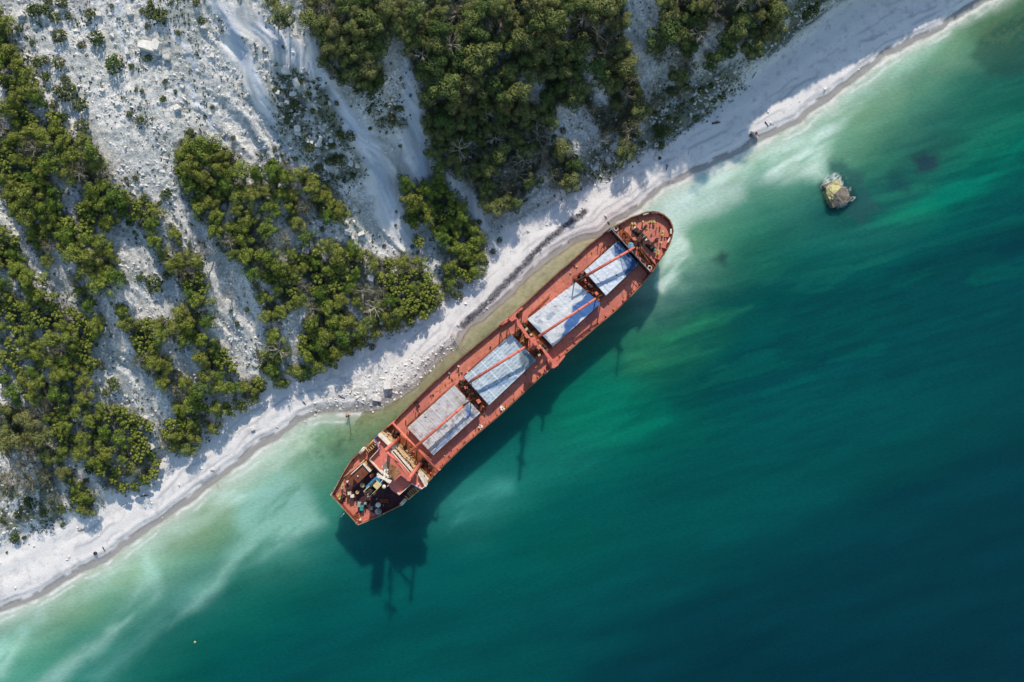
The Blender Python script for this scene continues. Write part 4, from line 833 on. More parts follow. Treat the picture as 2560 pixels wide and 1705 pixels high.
# mushroom vents
for f, a, z, h, r, mt in ((c1, (590, 915), PD, 1.9, .62, 'cream'), (c1, (520, 1015), PD, 1.7, .48, 'cream'), (c1, (528, 787), 11.0, .7, .18, 'white'), (c1, (795, 1105), PD, .9, .2, 'grey'), (c4, (1190, 522), FD, 1.1, .38, 'cream'), (c4, (1250, 590), FD, .8, .2, 'cream'), (c4, (1245, 245), FD, .5, .2, 'bulwark'),
                          (c2, (1315, 720), MD, .35, .25, 'winch'), (c2, (890, 260), MD, .3, .25, 'bulwark'), (c2, (980, 185), MD, .3, .22, 'bulwark'), (c3, (860, 420), MD, .4, .25, 'bulwark'), (c4, (237, 932), MD, .3, .25, 'cream'), (c4, (147, 1015), MD, .3, .25, 'cream'), (c4, (685, 1435), MD, .3, .25, 'bulwark'), (c4, (120, 590), MD, .3, .2, 'bulwark'),
                          (c3, (500, 775), MD, .4, .25, 'winch'), (c1, (830, 318), 15.0, 1.2, .2, 'white'), (c1, (1372, 900), 15.0, 1.2, .2, 'white'), (c4, (1280, 490), FD, .3, .2, 'winch')):
    p = f(*a, z + h); MB().tube((p[0], p[1], z), (p[0], p[1], z + h * .75), r * .55, None, 12).tube((p[0], p[1], z + h * .75), (p[0], p[1], z + h), r, r * .8, 16).build('mushroom_vent', M[mt], ship)
# anchor windlasses on the forecastle
def windlass(f, a, z, rz, teal, chain_to):
    p = f(*a, z + .9); o = empty_part('anchor_windlass', (p[0], p[1], z), rz)
    MB().box(0, 0, 0, 1.5, 3.2, .2).box(0, .9, .2, 1.1, .5, 1.2).box(0, -.6, .2, 1.2, .4, 1.1).box(.5, .1, .2, .5, .5, .8).build('windlass_bed', M['dark'], o)
    MB().tube((0, -1.5, .9), (0, 1.5, .9), .17).tube((0, -.3, .9), (0, .6, .9), .5, .5, 14).build('drum', M['winch'], o)
    MB().tube((0, 1.35, .9), (0, 1.75, .9), .42, .5, 14).build('warping_head', M['white'], o)
    MB().tube((0, -1.75, .9), (0, -1.35, .9), .5, .42, 14).build('warping_head', M[teal], o)
    c_ = f(*chain_to, z); d = Vector((c_[0] - p[0], c_[1] - p[1], 0)); d.rotate(Matrix.Rotation(-rz, 3, 'Z'))
    mb = MB(); n = 9
    for k in range(n):
        t = .25 + .75 * k / n; mb.box(d.x * t, d.y * t, .35 - .3 * t, .42, .24, .2, math.atan2(d.y, d.x) + (k % 2) * .5)
    mb.box(d.x, d.y, 0, .6, .6, .45, math.atan2(d.y, d.x)); mb.build('anchor_chain', M['winch'], o)
windlass(c4, (1105, 460), FD, .05, 'teal', (1200, 368)); windlass(c4, (1265, 630), FD, .05, 'teal', (1352, 550))
# fairlead frames, bulwark stays
for f, a, b_, z in ((c4, (1168, 203), (1235, 183), 9.6), (c4, (1288, 175), (1362, 178), 9.6), (c4, (1553, 408), (1552, 470), 9.6), (c4, (1540, 530), (1510, 590), 9.6), (c1, (205, 960), (235, 915), 8.6), (c1, (243, 900), (255, 872), 8.6), (c1, (155, 1050), (172, 1025), 8.6)):
    p, q_ = f(*a, z), f(*b_, z); an = math.atan2(q_[1] - p[1], q_[0] - p[0]); L_ = math.dist(p[:2], q_[:2]); cx, cy = (p[0] + q_[0]) / 2, (p[1] + q_[1]) / 2
    MB().box(cx, cy, z - .45, L_, .35, .1, an).box(cx, cy, z + .05, L_, .28, .08, an).box(p[0], p[1], z - .4, .14, .35, .5, an).box(q_[0], q_[1], z - .4, .14, .35, .5, an).build('fairlead', M['white'], ship)
st_ = None
ring_ = offs(pts, .22); 
for i in range(N):
    a, b_ = ring_[i], ring_[(i + 1) % N]
    if i % 2 or a[2] < 6: continue
    z0 = PD if a[0] < 20 else MD if a[0] < 92.4 else FD
    if a[0] < 20: continue
    if 60 < a[0] < 88 and a[1] > 0 and i % 4: continue
    if st_ is None:
        mb = MB(); v_ = [mb.bm.verts.new(c_) for c_ in ((0, -.04, 0), (.75, -.04, 0), (0, -.04, 1.05), (0, .04, 0), (.75, .04, 0), (0, .04, 1.05))]
        for f_ in ((0, 1, 2), (3, 5, 4), (0, 3, 4, 1), (1, 4, 5, 2), (0, 2, 5, 3)): mb.bm.faces.new([v_[k] for k in f_])
        st_ = mb.build('bulwark_stay', M['boom'], ship); s_ = st_; cnt = 1
    else:
        if cnt > 96: break
        s_ = st_.copy(); C.objects.link(s_); s_.parent = ship; cnt += 1
    t = Vector((b_[0] - a[0], b_[1] - a[1], 0)).normalized(); nrm = math.atan2(t.x, -t.y)
    s_.location = (a[0], a[1], z0); s_.rotation_euler = (0, 0, nrm); sc_ = 1.5 if a[0] > 92.4 else 1.0; s_.scale = (sc_, 1, sc_)

# ---- accommodation block
sup = MB(); sup.poly(P2(c1, [(855, 172), (1500, 862), (1300, 1040), (1120, 880), (900, 860), (690, 560), (640, 400)], 11.0), PD - .01, 11.0)
acc = sup.build('accommodation_block', [M['white']], ship)
def on(parent, mb, name, mat, label=None, bevel=0.0):
    o = mb.build(name, mat, ship, label, bevel); o.parent = parent; return o
on(acc, MB().poly(P2(c1, [(855, 172), (1500, 862), (1300, 1040), (1120, 880), (900, 860), (690, 560), (640, 400)], 11.05), 11.01, 11.1), 'deck_plating', M['deckrust'])
house_aft = MB().poly(P2(c1, [(430, 762), (605, 605), (708, 722), (530, 880)], 11.2), PD - .01, 11.2).build('deck_house', M['cream'], ship, 'brown roofed deck house at the port side of the stern')
on(house_aft, MB().poly(P2(c1, [(424, 765), (596, 612), (700, 728), (528, 886)], 11.25), 11.2, 11.3), 'roof', M['brown'])
mb = MB()
for a, b_ in (((600, 606), (706, 722)), ((432, 762), (600, 606))):
    p, q_ = c1(*a, 11.6), c1(*b_, 11.6); mb.box((p[0] + q_[0]) / 2, (p[1] + q_[1]) / 2, 11.2, math.dist(p[:2], q_[:2]), .42 if a[0] == 600 else .22, .5, math.atan2(q_[1] - p[1], q_[0] - p[0]))
on(house_aft, mb, 'roof_parapet', M['white'])
on(house_aft, MB().tube(c1(540, 640, 9.2), c1(620, 560, 9.2), .12).tube(c1(330, 800, 9.2), c1(480, 665, 9.2), .05, .05, 6), 'handrail', M['cream'])
MB().poly(P2(c1, [(330, 810), (480, 690), (600, 570), (640, 540), (700, 600), (700, 700), (560, 900), (455, 940)], 8.05), 8.01, 8.05).build('deck_tone_patch', M['brown'], ship)
BD = [(860, 180), (985, 345), (1060, 380), (1400, 740), (1478, 925), (1415, 972), (1275, 900), (1105, 1052), (1000, 980), (850, 740), (690, 555), (822, 410), (760, 262), (815, 212)]
BD = [(815, 212), (985, 375), (1022, 414), (1340, 775), (1385, 760), (1475, 925), (1415, 972), (1275, 900), (1105, 1052), (1000, 980), (850, 735), (690, 555), (822, 410), (760, 262)]
bd = MB().poly(P2(c1, BD, 15.0), 14.75, 15.0).build('bridge_deck', M['bdeck'], ship)
# walls under the bridge deck
front = P2(c1, [(985, 375), (1060, 400), (1385, 760), (1415, 800)], 15.0)
mid = MB(); mid.poly(P2(c1, [(900, 320), (985, 385), (1018, 418), (1338, 780), (1400, 830), (1275, 890), (1105, 1020), (1000, 950), (860, 735), (710, 560), (825, 430)], 15.0), 11.1, 14.74)
on(acc, mid, 'cabin_deck', M['white'])
# parapet of the bridge wings
def rail_wall(mb, f, pl, z0, z1, th, close=False):
    P_ = [f(a, b_, z1) for a, b_ in pl]
    if close: P_.append(P_[0])
    for p, q_ in zip(P_[:-1], P_[1:]):
        an = math.atan2(q_[1] - p[1], q_[0] - p[0]); mb.box((p[0] + q_[0]) / 2, (p[1] + q_[1]) / 2, z0, math.dist(p[:2], q_[:2]) + th, th, z1 - z0, an)
mb = MB(); rail_wall(mb, c1, [(985, 375), (815, 212)], 13.2, 16.2, .35); rail_wall(mb, c1, [(1385, 760), (1475, 925)], 13.2, 16.2, .35); on(bd, mb, 'wing_screen', M['white'])
mb = MB(); rail_wall(mb, c1, [(815, 212), (760, 262), (822, 410), (690, 555), (850, 735), (872, 760)], 15.0, 16.1, .12); rail_wall(mb, c1, [(1475, 925), (1415, 972), (1275, 900), (1105, 1052), (1080, 1025)], 15.0, 16.1, .12); on(bd, mb, 'wing_parapet', M['white'])
mb = MB(); rail_wall(mb, c1, [(763, 258), (826, 408)], 16.1, 16.25, .16); rail_wall(mb, c1, [(1272, 896), (1412, 968)], 16.1, 16.25, .16); rail_wall(mb, c1, [(810, 210), (755, 262)], 16.1, 16.25, .16); on(bd, mb, 'parapet_trim', paint('parapet_blue_trim', alb(90, 120, 200), None, .2))
# wheelhouse
WH = [(930, 465), (985, 440), (1010, 448), (1282, 768), (1235, 835), (1130, 770), (1020, 862), (960, 800), (870, 690), (880, 590)]
wh = MB().poly(P2(c1, WH, 17.6), 15.0, 17.6).build('wheelhouse', M['white'], ship, 'wheelhouse with a white front facing the bow')
WR_ = [(900, 452), (975, 425), (1290, 780), (1262, 860), (1245, 855), (1130, 775), (1020, 870), (950, 805), (858, 695), (872, 580)]
on(wh, MB().poly(P2(c1, WR_, 17.8), 17.62, 17.85), 'roof', M['bdeck'])
on(wh, MB().poly(P2(c1, [(960, 600), (1060, 650), (1130, 740), (1090, 770), (1020, 850), (960, 800), (885, 690), (890, 620)], 17.9), 17.86, 17.92), 'roof_patch', M['messy'])
a0, a1 = Vector(c1(1010, 448, 17.6)), Vector(c1(1282, 768, 17.6)); dn_ = (a1 - a0).normalized(); nm_ = Vector((-dn_.y, dn_.x, 0)) 
if nm_.x < 0: nm_ = -nm_
an = math.atan2(dn_.y, dn_.x)
for k in range(9):
    e = a0.lerp(a1, (k + .6) / 9.2) + nm_ * .02; MB().box(e.x, e.y, 16.1, .95, .08, .95, an).build('window', M['glass'], ship).parent = wh
# front of the lower tiers: square windows and a yellow hand rail
for row, (zz, n) in enumerate(((12.3, 11), (9.0, 12))):
    e0, e1 = (Vector(c1(1018, 418, 15.0)), Vector(c1(1338, 780, 15.0))) if row == 0 else (Vector(c1(900, 222, 11.0)), Vector(c1(1470, 830, 11.0)))
    d_ = (e1 - e0).normalized(); nn = Vector((-d_.y, d_.x, 0)); nn = nn if nn.x > 0 else -nn
    for k in range(n):
        e = e0.lerp(e1, (k + .5) / n) + nn * .03; MB().box(e.x, e.y, zz, .5, .08, .6, math.atan2(d_.y, d_.x)).build('window', M['glass'], ship).parent = acc
mb = MB(); rail_wall(mb, c1, [(855, 170), (960, 280)], 11.1, 12.1, .1); rail_wall(mb, c1, [(1400, 762), (1503, 862)], 11.1, 12.1, .1); rail_wall(mb, c1, [(1060, 385), (1325, 665)], 11.1, 12.1, .1); on(acc, mb, 'handrail', M['cream'])
for pl, zt in (([(965, 262), (1000, 272), (1022, 320), (985, 330)], 13.0), ([(1250, 590), (1275, 598), (1330, 660), (1310, 685)], 12.6), ([(1075, 400), (1100, 400), (1210, 530), (1190, 550)], 12.4), ([(1350, 720), (1395, 705), (1410, 745), (1380, 770)], 13.2)):
    on(acc, MB().poly(P2(c1, pl, zt), 11.1, zt), 'ventilator_trunk', M['cream'], bevel=.06)
# tripod radar mast
mb = MB(); base = Vector(c1(930, 560, 17.9)); top = Vector(c1(890, 830, 26.5)); aft = Vector(c1(960, 720, 17.9)); sb = Vector(c1(1010, 790, 17.9))
mb.tube(base, top, .2, .14, 10).tube(aft, top, .15, .1, 10).tube(sb, top, .13, .1, 8)
for k in range(1, 9):
    t = k / 9; mb.tube(base.lerp(top, t), aft.lerp(top, t), .07, .07, 6); mb.tube(base.lerp(top, t), aft.lerp(top, min(1, t + .1)), .05, .05, 6)
for t, w_ in ((.45, 1.6), (.7, 2.2), (.95, 3.4)):
    e = base.lerp(top, t); mb.box(e.x, e.y, e.z, .45, w_, .1, .2)
mb.box(top.x + .3, top.y, top.z + .3, .35, 3.2, .35, .5).tube(top, top + Vector((0, 0, 4.0)), .08, .04)
for w_ in (-1.6, 1.6): mb.tube((top.x, top.y + w_, top.z), (top.x, top.y + w_, top.z + 1.4), .05)
mb.ball((top.x - .8, top.y - 1.2, top.z + .6), .45)
mb.build('radar_mast', M['white'], ship, 'white lattice radar mast with scanner arms')
# funnel
fn = [(600, 1005), (700, 872), (728, 835), (835, 880), (840, 930), (800, 985), (690, 1065)]
def scl(P, s): cx = sum(p[0] for p in P) / len(P); cy = sum(p[1] for p in P) / len(P); return [(cx + (p[0] - cx) * s, cy + (p[1] - cy) * s) for p in P]
FT = P2(c1, [(605, 1000), (725, 900), (800, 975), (690, 1075)], 20.5)
fun = MB().poly(FT, 11.0, 15.6).build('funnel', M['blue'], ship, 'funnel banded blue and pale yellow with a black mouth')
mbf = bmesh.new(); o_ = [mbf.verts.new((x, y, 15.6)) for x, y in scl(FT, 1.01)]; u_ = [mbf.verts.new((x, y, 20.4)) for x, y in scl(FT, 1.01)]; i_ = [mbf.verts.new((x, y, 20.4)) for x, y in scl(FT, .9)]; d_ = [mbf.verts.new((x, y, 16.2)) for x, y in scl(FT, .9)]
for k in range(4):
    j = (k + 1) % 4; mbf.faces.new((o_[k], o_[j], u_[j], u_[k])); mbf.faces.new((u_[k], u_[j], i_[j], i_[k])); mbf.faces.new((i_[k], i_[j], d_[j], d_[k]))
q_ = MB(); q_.bm.free(); q_.bm = mbf; on(fun, q_, 'funnel_band', M['fyellow'])
on(fun, MB().poly(scl(FT, .9), 16.1, 16.6), 'funnel_mouth', M['dark'])
cx, cy = [sum(p[k] for p in FT) / 4 for k in (0, 1)]
for dx, dy, r in ((0, 0, .5), (1.0, .7, .3), (-1.0, .3, .3), (.3, -1.1, .25)):
    on(fun, MB().tube((cx + dx, cy + dy, 16.6), (cx + dx, cy + dy, 21.4), r, r, 12), 'exhaust_pipe', M['dark'])
on(acc, MB().poly(P2(c1, [(640, 930), (735, 835), (800, 795), (838, 840), (835, 885), (735, 900), (650, 985)], 15.8), 11.05, 15.8), 'casing_top', M['blue'])
MB().poly(P2(c1, [(720, 640), (850, 750), (1000, 985), (1105, 1060), (1270, 905), (1330, 960), (1180, 1150), (1140, 1205), (1060, 1225), (830, 1335), (740, 1300), (560, 1180), (420, 1090), (345, 930), (370, 880), (470, 940), (600, 860)], 8.09), 8.06, 8.09).build('deck_tone_patch', paint('shade_and_char_deck_paint', alb(98, 56, 62), alb(60, 36, 44), .7, .5, .8, 4.0, alb(140, 78, 66)), ship, 'dark patch of painted shade and charring on the starboard poop')  # superstructure's shade painted on the poop, with some charred dark in it
# deck gear on the poop
p = c1(400, 1040, 9.2); winch(p[0], p[1], PD, 1.0, 1.1); p = c1(440, 1075, 9.2); winch(p[0], p[1], PD, 1.0, 1.1); p = c1(300, 1105, 9); winch(p[0], p[1], PD, .3, .9)
for a in ((400, 1038), (440, 1076)): p = c1(*a, 10); MB().box(p[0], p[1], PD + .9, .75, .85, .35, .9).build('winch_cover', M['white'], ship)
for a, mt, s in (((545, 1192), 'grey', .8), ((582, 1240), 'teal', .9), ((715, 1240), 'grey', .6)):
    p = c1(*a, 9.2); MB().box(p[0], p[1], PD, s * 1.3, s, 1.2, .8).build('deck_box', M[mt], ship, bevel=.08)
for a, r, z in (((815, 1188), .62, 10.0), ((816, 1280), .82, 9.6)):
    p = c1(*a, z); MB().tube((p[0], p[1], PD), (p[0], p[1], z - .3), .14).ball((p[0], p[1], z), r, .7, 14).build('satellite_dome', M['white'] if r < .7 else M['grey'], ship)
for k in range(16):
    a = [(600 + RNG.uniform(-60, 330), 1130 + RNG.uniform(-60, 150))][0]; p = c1(a[0], a[1], 8.4)
    MB().box(p[0], p[1], PD, RNG.uniform(.3, .9), RNG.uniform(.2, .5), RNG.uniform(.3, 1.0), RNG.uniform(0, 3)).build('deck_fitting', M[['winch', 'dark', 'grey', 'bulwark'][k % 4]], ship)
for k in range(9):
    p = c1(500 + RNG.uniform(-20, 90), 1300 + RNG.uniform(-30, 130), 8.2); MB().box(p[0], p[1], PD, RNG.uniform(.3, .8), RNG.uniform(.2, .5), RNG.uniform(.1, .4), RNG.uniform(0, 3)).build('deck_fitting', M['deckrust'], ship)
MB().box(*c1(905, 1130, 8)[:2], PD, 2.0, 1.0, .5, -.7).build('hatch_lid', M['deckrust'], ship, bevel=.1)
p = c1(722, 785, 12.5); MB().tube((p[0], p[1], 11), (p[0], p[1], 12.4), .3).ball((p[0], p[1], 12.6), .42).build('cowl_vent', M['boom'], ship)
p, q_ = c1(345, 1300, 8.4), c1(308, 1340, 8.0); MB().tube(p, q_, .07).tube(q_, (q_[0], q_[1], 8.8), .04).build('stern_light_bracket', M['white'], ship)
for a in ((430, 590), (290, 820), (455, 575)): p = c1(*a, 8.6); MB().tube((p[0], p[1], PD), (p[0], p[1], 9.2), .22).build('roller', M['dark'], ship)
p, q_ = c1(1000, 60, 8), c1(930, 130, 8)
# rails round the poop
mb = MB()
for k in range(0, N, 1):
    a, b_ = inner[k], inner[(k + 1) % N]
    if a[0] < 19 and a[2] < 9.5: mb.tube((a[0], a[1], 9.75), (b_[0], b_[1], 9.75), .035, None, 5); 
    if a[0] < 19: mb.tube((a[0], a[1], 9.1), (a[0], a[1], 9.75), .03, None, 5)
mb.build('stern_rail', M['cream'], ship)
# piping and lashings along the hatch sides, small deck clutter
for f, a, b_ in ((c3, (1280, 100), (1000, 380)), (c4, (690, 650), (350, 985)), (c2, (915, 320), (300, 872)), (c3, (770, 600), (160, 1150)), (c2, (1340, 640), (1250, 715))):
    MB().tube(f(*a, 6.35), f(*b_, 6.35), .09).tube(f(a[0] - 8, a[1] - 8, 6.3), f(b_[0] - 8, b_[1] - 8, 6.3), .06).build('deck_pipe', M['deckrust'], ship)
for f, a, b_ in ((c4, (640, 570), (575, 690)), (c4, (180, 1080), (340, 985)), (c4, (205, 1160), (300, 1095)), (c2, (1130, 525), (1180, 500)), (c1, (1260, 500), (1290, 480)), (c1, (1365, 550), (1180, 380))):
    MB().tube(f(*a, 8.0), f(*b_, 8.0), .08).tube(f(*a, 8.0), f(*a, 6.0), .07).tube(f(*b_, 8.0), f(*b_, 6.0), .07).build('stanchion', M['winch'], ship)
def clutter(f, poly, n, z, mats, s=(.2, .7), seed=1):
    r_ = np.random.default_rng(seed); P_ = np.array(poly, float); k = 0
    while k < n:
        x, y = r_.uniform(P_[:, 0].min(), P_[:, 0].max()), r_.uniform(P_[:, 1].min(), P_[:, 1].max())
        if not inpoly(np.array([x]), np.array([y]), P_)[0]: continue
        p = f(x, y, z + .3); mt = mats[k % len(mats)]; kind = k % 3; mb = MB()
        w_ = r_.uniform(*s)
        if kind == 0: mb.box(p[0], p[1], z, w_, w_ * .6, r_.uniform(.2, .9), r_.uniform(0, 3))
        elif kind == 1: mb.tube((p[0], p[1], z), (p[0], p[1], z + r_.uniform(.3, 1.0)), w_ * .35)
        else:
            an = r_.uniform(0, 3.1); mb.tube((p[0], p[1], z + .2), (p[0] + math.cos(an) * w_ * 2.4, p[1] + math.sin(an) * w_ * 2.4, z + r_.uniform(.2, .6)), .07)
        mb.build(('deck_fitting', 'vent_pipe', 'loose_pipe')[kind], M[mt], ship); k += 1
clutter(c2, [(935, 335), (1035, 255), (1340, 600), (1245, 675)], 14, 6.7, ['winch', 'deckrust', 'boom', 'dark'], seed=2)
clutter(c3, [(800, 610), (985, 425), (1310, 775), (1110, 925)], 18, 6.6, ['winch', 'dark', 'deckrust', 'yellow'], seed=3)
clutter(c4, [(190, 1090), (345, 1005), (625, 1325), (545, 1420)], 12, 6.7, ['winch', 'deckrust', 'boom', 'dark'], seed=4)
clutter(c1, [(930, 120), (1020, 80), (1600, 680), (1520, 820), (1080, 260)], 24, MD, ['winch', 'deckrust', 'boom', 'yellow', 'dark'], seed=5)
clutter(c4, [(830, 350), (960, 470), (1280, 960), (1230, 940), (900, 580)], 22, FD, ['winch', 'dark', 'deckrust', 'winch'], seed=6)
clutter(c1, [(330, 1000), (420, 960), (700, 1230), (620, 1330), (480, 1290)], 14, PD, ['winch', 'dark', 'boom', 'grey'], seed=7)
clutter(c2, [(720, 1290), (1870, 260), (1870, 360), (760, 1400)], 16, MD, ['deckrust', 'bulwark', 'winch', 'cream'], (.14, .4), seed=11)
clutter(c2, [(230, 800), (1010, 90), (1060, 130), (330, 840)], 14, MD, ['bulwark', 'deckrust', 'winch', 'cream'], (.14, .4), seed=12)
clutter(c4, [(60, 930), (560, 580), (640, 600), (160, 1000)], 10, MD, ['bulwark', 'deckrust', 'winch'], (.14, .35), seed=13)
clutter(c4, [(1000, 300), (1300, 230), (1450, 330), (1480, 500), (1400, 650), (1300, 560), (1150, 400)], 12, FD, ['bulwark', 'winch', 'boom', 'cream'], (.12, .35), seed=14)
clutter(c4, [(1230, 1090), (1100, 1240), (900, 1460), (870, 1450), (1200, 1090)], 10, MD, ['winch', 'deckrust'], (.15, .4), seed=8)
MB().poly(P2(c1, [(1015, 75), (1140, 190), (1650, 720), (1500, 850), (1090, 370), (860, 165)], 6.04), 6.01, 6.04).build('rusty_deck_patch', M['deckrust'], ship)

# ---- things hung or left aboard
def boat(f, a0, a1, wpx, z, name, label):
    p, q_ = Vector(f(*a0, z)), Vector(f(*a1, z)); L_ = (q_ - p).length; an = math.atan2(q_.y - p.y, q_.x - p.x); mid_ = (p + q_) / 2
    e = Vector((W0.x + mid_.x * ca_ - mid_.y * sa_, W0.y + mid_.x * sa_ + mid_.y * ca_, z - 1.0))
    o = setp(empty(name, e, an + SH), label, 'lifeboat', 'lifeboats in the davits')
    b_ = bmesh.new(); n = 14; R_ = []; wd = wpx / 56 * (D - z) / D
    for k in range(n + 1):
        t = k / n * 2 - 1; hw = wd * max(.03, (1 - abs(t) ** 2.4)) ; x = t * L_ / 2; sh = .12 * t * t
        sec = [(-hw, 1.0 + sh), (-hw * .92, .55), (-hw * .6, .12), (0, 0), (hw * .6, .12), (hw * .92, .55), (hw, 1.0 + sh), (hw * .86, 1.0 + sh), (hw * .8, .5), (hw * .45, .25), (-hw * .45, .25), (-hw * .8, .5), (-hw * .86, 1.0 + sh)]
        R_.append([b_.verts.new((x, yy, zz)) for yy, zz in sec])
    for A, B in zip(R_[:-1], R_[1:]):
        for i in range(13): b_.faces.new((A[i], A[(i + 1) % 13], B[(i + 1) % 13], B[i]))
    b_.faces.new(R_[0]); b_.faces.new(R_[-1][::-1])
    k_ = MB(); k_.bm.free(); k_.bm = b_; k_.build('hull', M['tan'], o)
    for t in (-.55, -.2, .15, .5): MB().box(t * L_ / 2, 0, .78, .22, wd * 1.7, .07).build('thwart', M['cream'], o)
    MB().box(.02 * L_, .0, .3, .7, .5, .5).build('engine_cover', M['dark'], o)
    return o
boat(c1, (655, 450), (800, 305), 30, 12.6, 'lifeboat', 'open tan lifeboat hung at the port side facing the beach')
boat(c1, (1215, 1075), (1345, 945), 36, 12.6, 'lifeboat', 'open tan lifeboat hung at the starboard side facing the open sea')
for f, a, b_ in ((c1, (640, 395), (760, 270)), (c1, (1240, 1110), (1390, 985))):
    mb = MB()
    for t in (0.05, .95):
        p = Vector(f(a[0] + (b_[0] - a[0]) * t, a[1] + (b_[1] - a[1]) * t, 13)); mb.tube((p.x, p.y, PD), (p.x, p.y, 13.4), .12).tube((p.x, p.y, 13.4), (p.x, p.y * .84, 13.9), .1)
    mb.tube(f(*a, 12.9), f(*b_, 12.9), .1); mb.build('davit', M['cream'], ship)
for a, z, lb in (((590, 430), 9.6, 'white life raft canister on the port rail aft of the lifeboat'), ((1162, 1152), 9.6, 'white life raft canister on the starboard rail aft of the lifeboat')):
    p = c1(*a, z); e = (W0.x + p[0] * ca_ - p[1] * sa_, W0.y + p[0] * sa_ + p[1] * ca_, PD)
    o = setp(empty('life_raft', e, SH + .1), lb, 'life raft', 'life raft canisters')
    MB().tube((-.65, 0, 1.3), (.65, 0, 1.3), .42, .42, 14).ball((-.65, 0, 1.3), .42).ball((.65, 0, 1.3), .42).build('canister', M['white'], o)
    MB().box(-.4, 0, 0, .12, .7, 1.0).box(.4, 0, 0, .12, .7, 1.0).box(0, 0, .9, 1.2, .12, .08).build('cradle', M['winch'], o)
for a, lb in (((1545, 632), 'crumpled white bundle on the starboard side deck beside the pale blue hatch'), ((1262, 880), 'crumpled white bundle on the starboard side deck beside the grey hatch')):
    p = c2(*a, 6.4); mb = MB()
    for k in range(9): mb.ball((RNG.uniform(-.4, .4), RNG.uniform(-.55, .55), RNG.uniform(.15, .5)), RNG.uniform(.18, .34), .8, 6)
    o = mb.build('white_bundle', M['white']); o.location = (W0.x + p[0] * ca_ - p[1] * sa_, W0.y + p[0] * sa_ + p[1] * ca_, MD); o.rotation_euler = (0, 0, SH); setp(o, lb, 'bundle')

# ------------------------------------------------------------------ sampling the ground
ufine = us[6:-4]; vfine = vs[6:-4]; Zf = Z[6:-4, 6:-4]
def gz(u, v):
    x = np.clip((u - ufine[0]) / fine, 0, len(ufine) - 1.01); y = np.clip((v - vfine[0]) / fine, 0, len(vfine) - 1.01)
    i, j = int(x), int(y); a, b_ = x - i, y - j
    return float((Zf[j, i] * (1 - a) + Zf[j, i + 1] * a) * (1 - b_) + (Zf[j + 1, i] * (1 - a) + Zf[j + 1, i + 1] * a) * b_)
def at(u, v, lift=0.0):
    z = gz(u, v); k = (D - z - lift) / D * K
    x, y = (u - CX) * k, (CY - v) * k
    # ground height where the foot really stands
    for _ in range(2):
        k2 = (D - z) / D * K; z = gz(x / k2 + CX, CY - y / k2)
    return Vector((x, y, z))

# ------------------------------------------------------------------ foliage
def leafmat(name, dark, lightc, extra):
    m, nt, b = newmat(name)
    a = nt.nodes.new('ShaderNodeVertexColor'); a.layer_name = 'col'
    oi = nt.nodes.new('ShaderNodeObjectInfo')
    sep = nt.nodes.new('ShaderNodeSeparateColor'); nt.links.new(a.outputs[0], sep.inputs[0])
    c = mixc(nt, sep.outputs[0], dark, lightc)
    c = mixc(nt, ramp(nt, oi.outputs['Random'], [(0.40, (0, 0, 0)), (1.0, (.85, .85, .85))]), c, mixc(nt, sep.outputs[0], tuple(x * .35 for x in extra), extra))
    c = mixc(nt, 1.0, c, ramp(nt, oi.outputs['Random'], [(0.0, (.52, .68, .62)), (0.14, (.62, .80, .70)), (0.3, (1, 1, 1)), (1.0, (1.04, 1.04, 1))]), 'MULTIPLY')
    v = tex(nt); c = mixc(nt, 1.0, c, ramp(nt, noise(nt, 1.3, 3, .6, v), [(0.32, (.62, .66, .66)), (0.66, (1.28, 1.22, 1.1))]), 'MULTIPLY')
    nt.links.new(c, b.inputs['Base Color']); b.inputs['Roughness'].default_value = .75; b.inputs['Specular IOR Level'].default_value = .25
    return m
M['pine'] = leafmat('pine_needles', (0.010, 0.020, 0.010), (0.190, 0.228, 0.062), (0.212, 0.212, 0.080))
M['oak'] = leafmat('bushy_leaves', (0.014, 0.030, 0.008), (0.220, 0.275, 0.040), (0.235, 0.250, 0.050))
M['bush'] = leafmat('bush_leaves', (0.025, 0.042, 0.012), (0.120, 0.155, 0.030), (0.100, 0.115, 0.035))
M['bark'] = paint('bark', (0.12, 0.095, 0.07), (0.05, 0.04, 0.03), .6, 2.0, .9)
M['pale'] = paint('bleached_wood', (0.42, 0.38, 0.32), (0.24, 0.20, 0.16), .5, 2.0, .9)
def leaves(cens, rads, per, size, rng, flat=.8, up=.22):
    """leaf sized quads on small clumps; normals lean outward so each clump has a sunny side"""
    Cn = np.repeat(np.asarray(cens), per, 0); R = np.repeat(np.asarray(rads), per); n = len(Cn)
    d = rng.normal(size=(n, 3)); d[:, 2] = np.abs(d[:, 2]) * .9 - .25; d /= np.linalg.norm(d, axis=1)[:, None]
    rr = R * (0.45 + .6 * rng.random(n) ** .5)
    p = Cn + d * rr[:, None] * np.array([1, 1, flat])
    nr = d * .8 + rng.normal(size=(n, 3)) * .30 + np.array([0, 0, up]); nr /= np.linalg.norm(nr, axis=1)[:, None]
    t = np.cross(nr, rng.normal(size=(n, 3))); t /= np.linalg.norm(t, axis=1)[:, None] + 1e-9; s = np.cross(nr, t)
    sz = size * (.6 + .8 * rng.random(n)); t *= sz[:, None]; s *= (sz * (.55 + .4 * rng.random(n)))[:, None]
    V_ = np.stack([p - t, p + s * .9, p + t, p - s * .9], 1).reshape(-1, 3)
    tone = np.clip(.18 + .62 * d[:, 2] + .30 * d[:, 1] + .18 * rng.normal(size=n), 0, 1) if False else np.clip(.24 + .90 * d[:, 2] + .18 * rng.normal(size=n), 0, 1)  # clump tops lightened, undersides darkened: light painted into the leaf tone
    return V_, np.repeat(tone, 4)
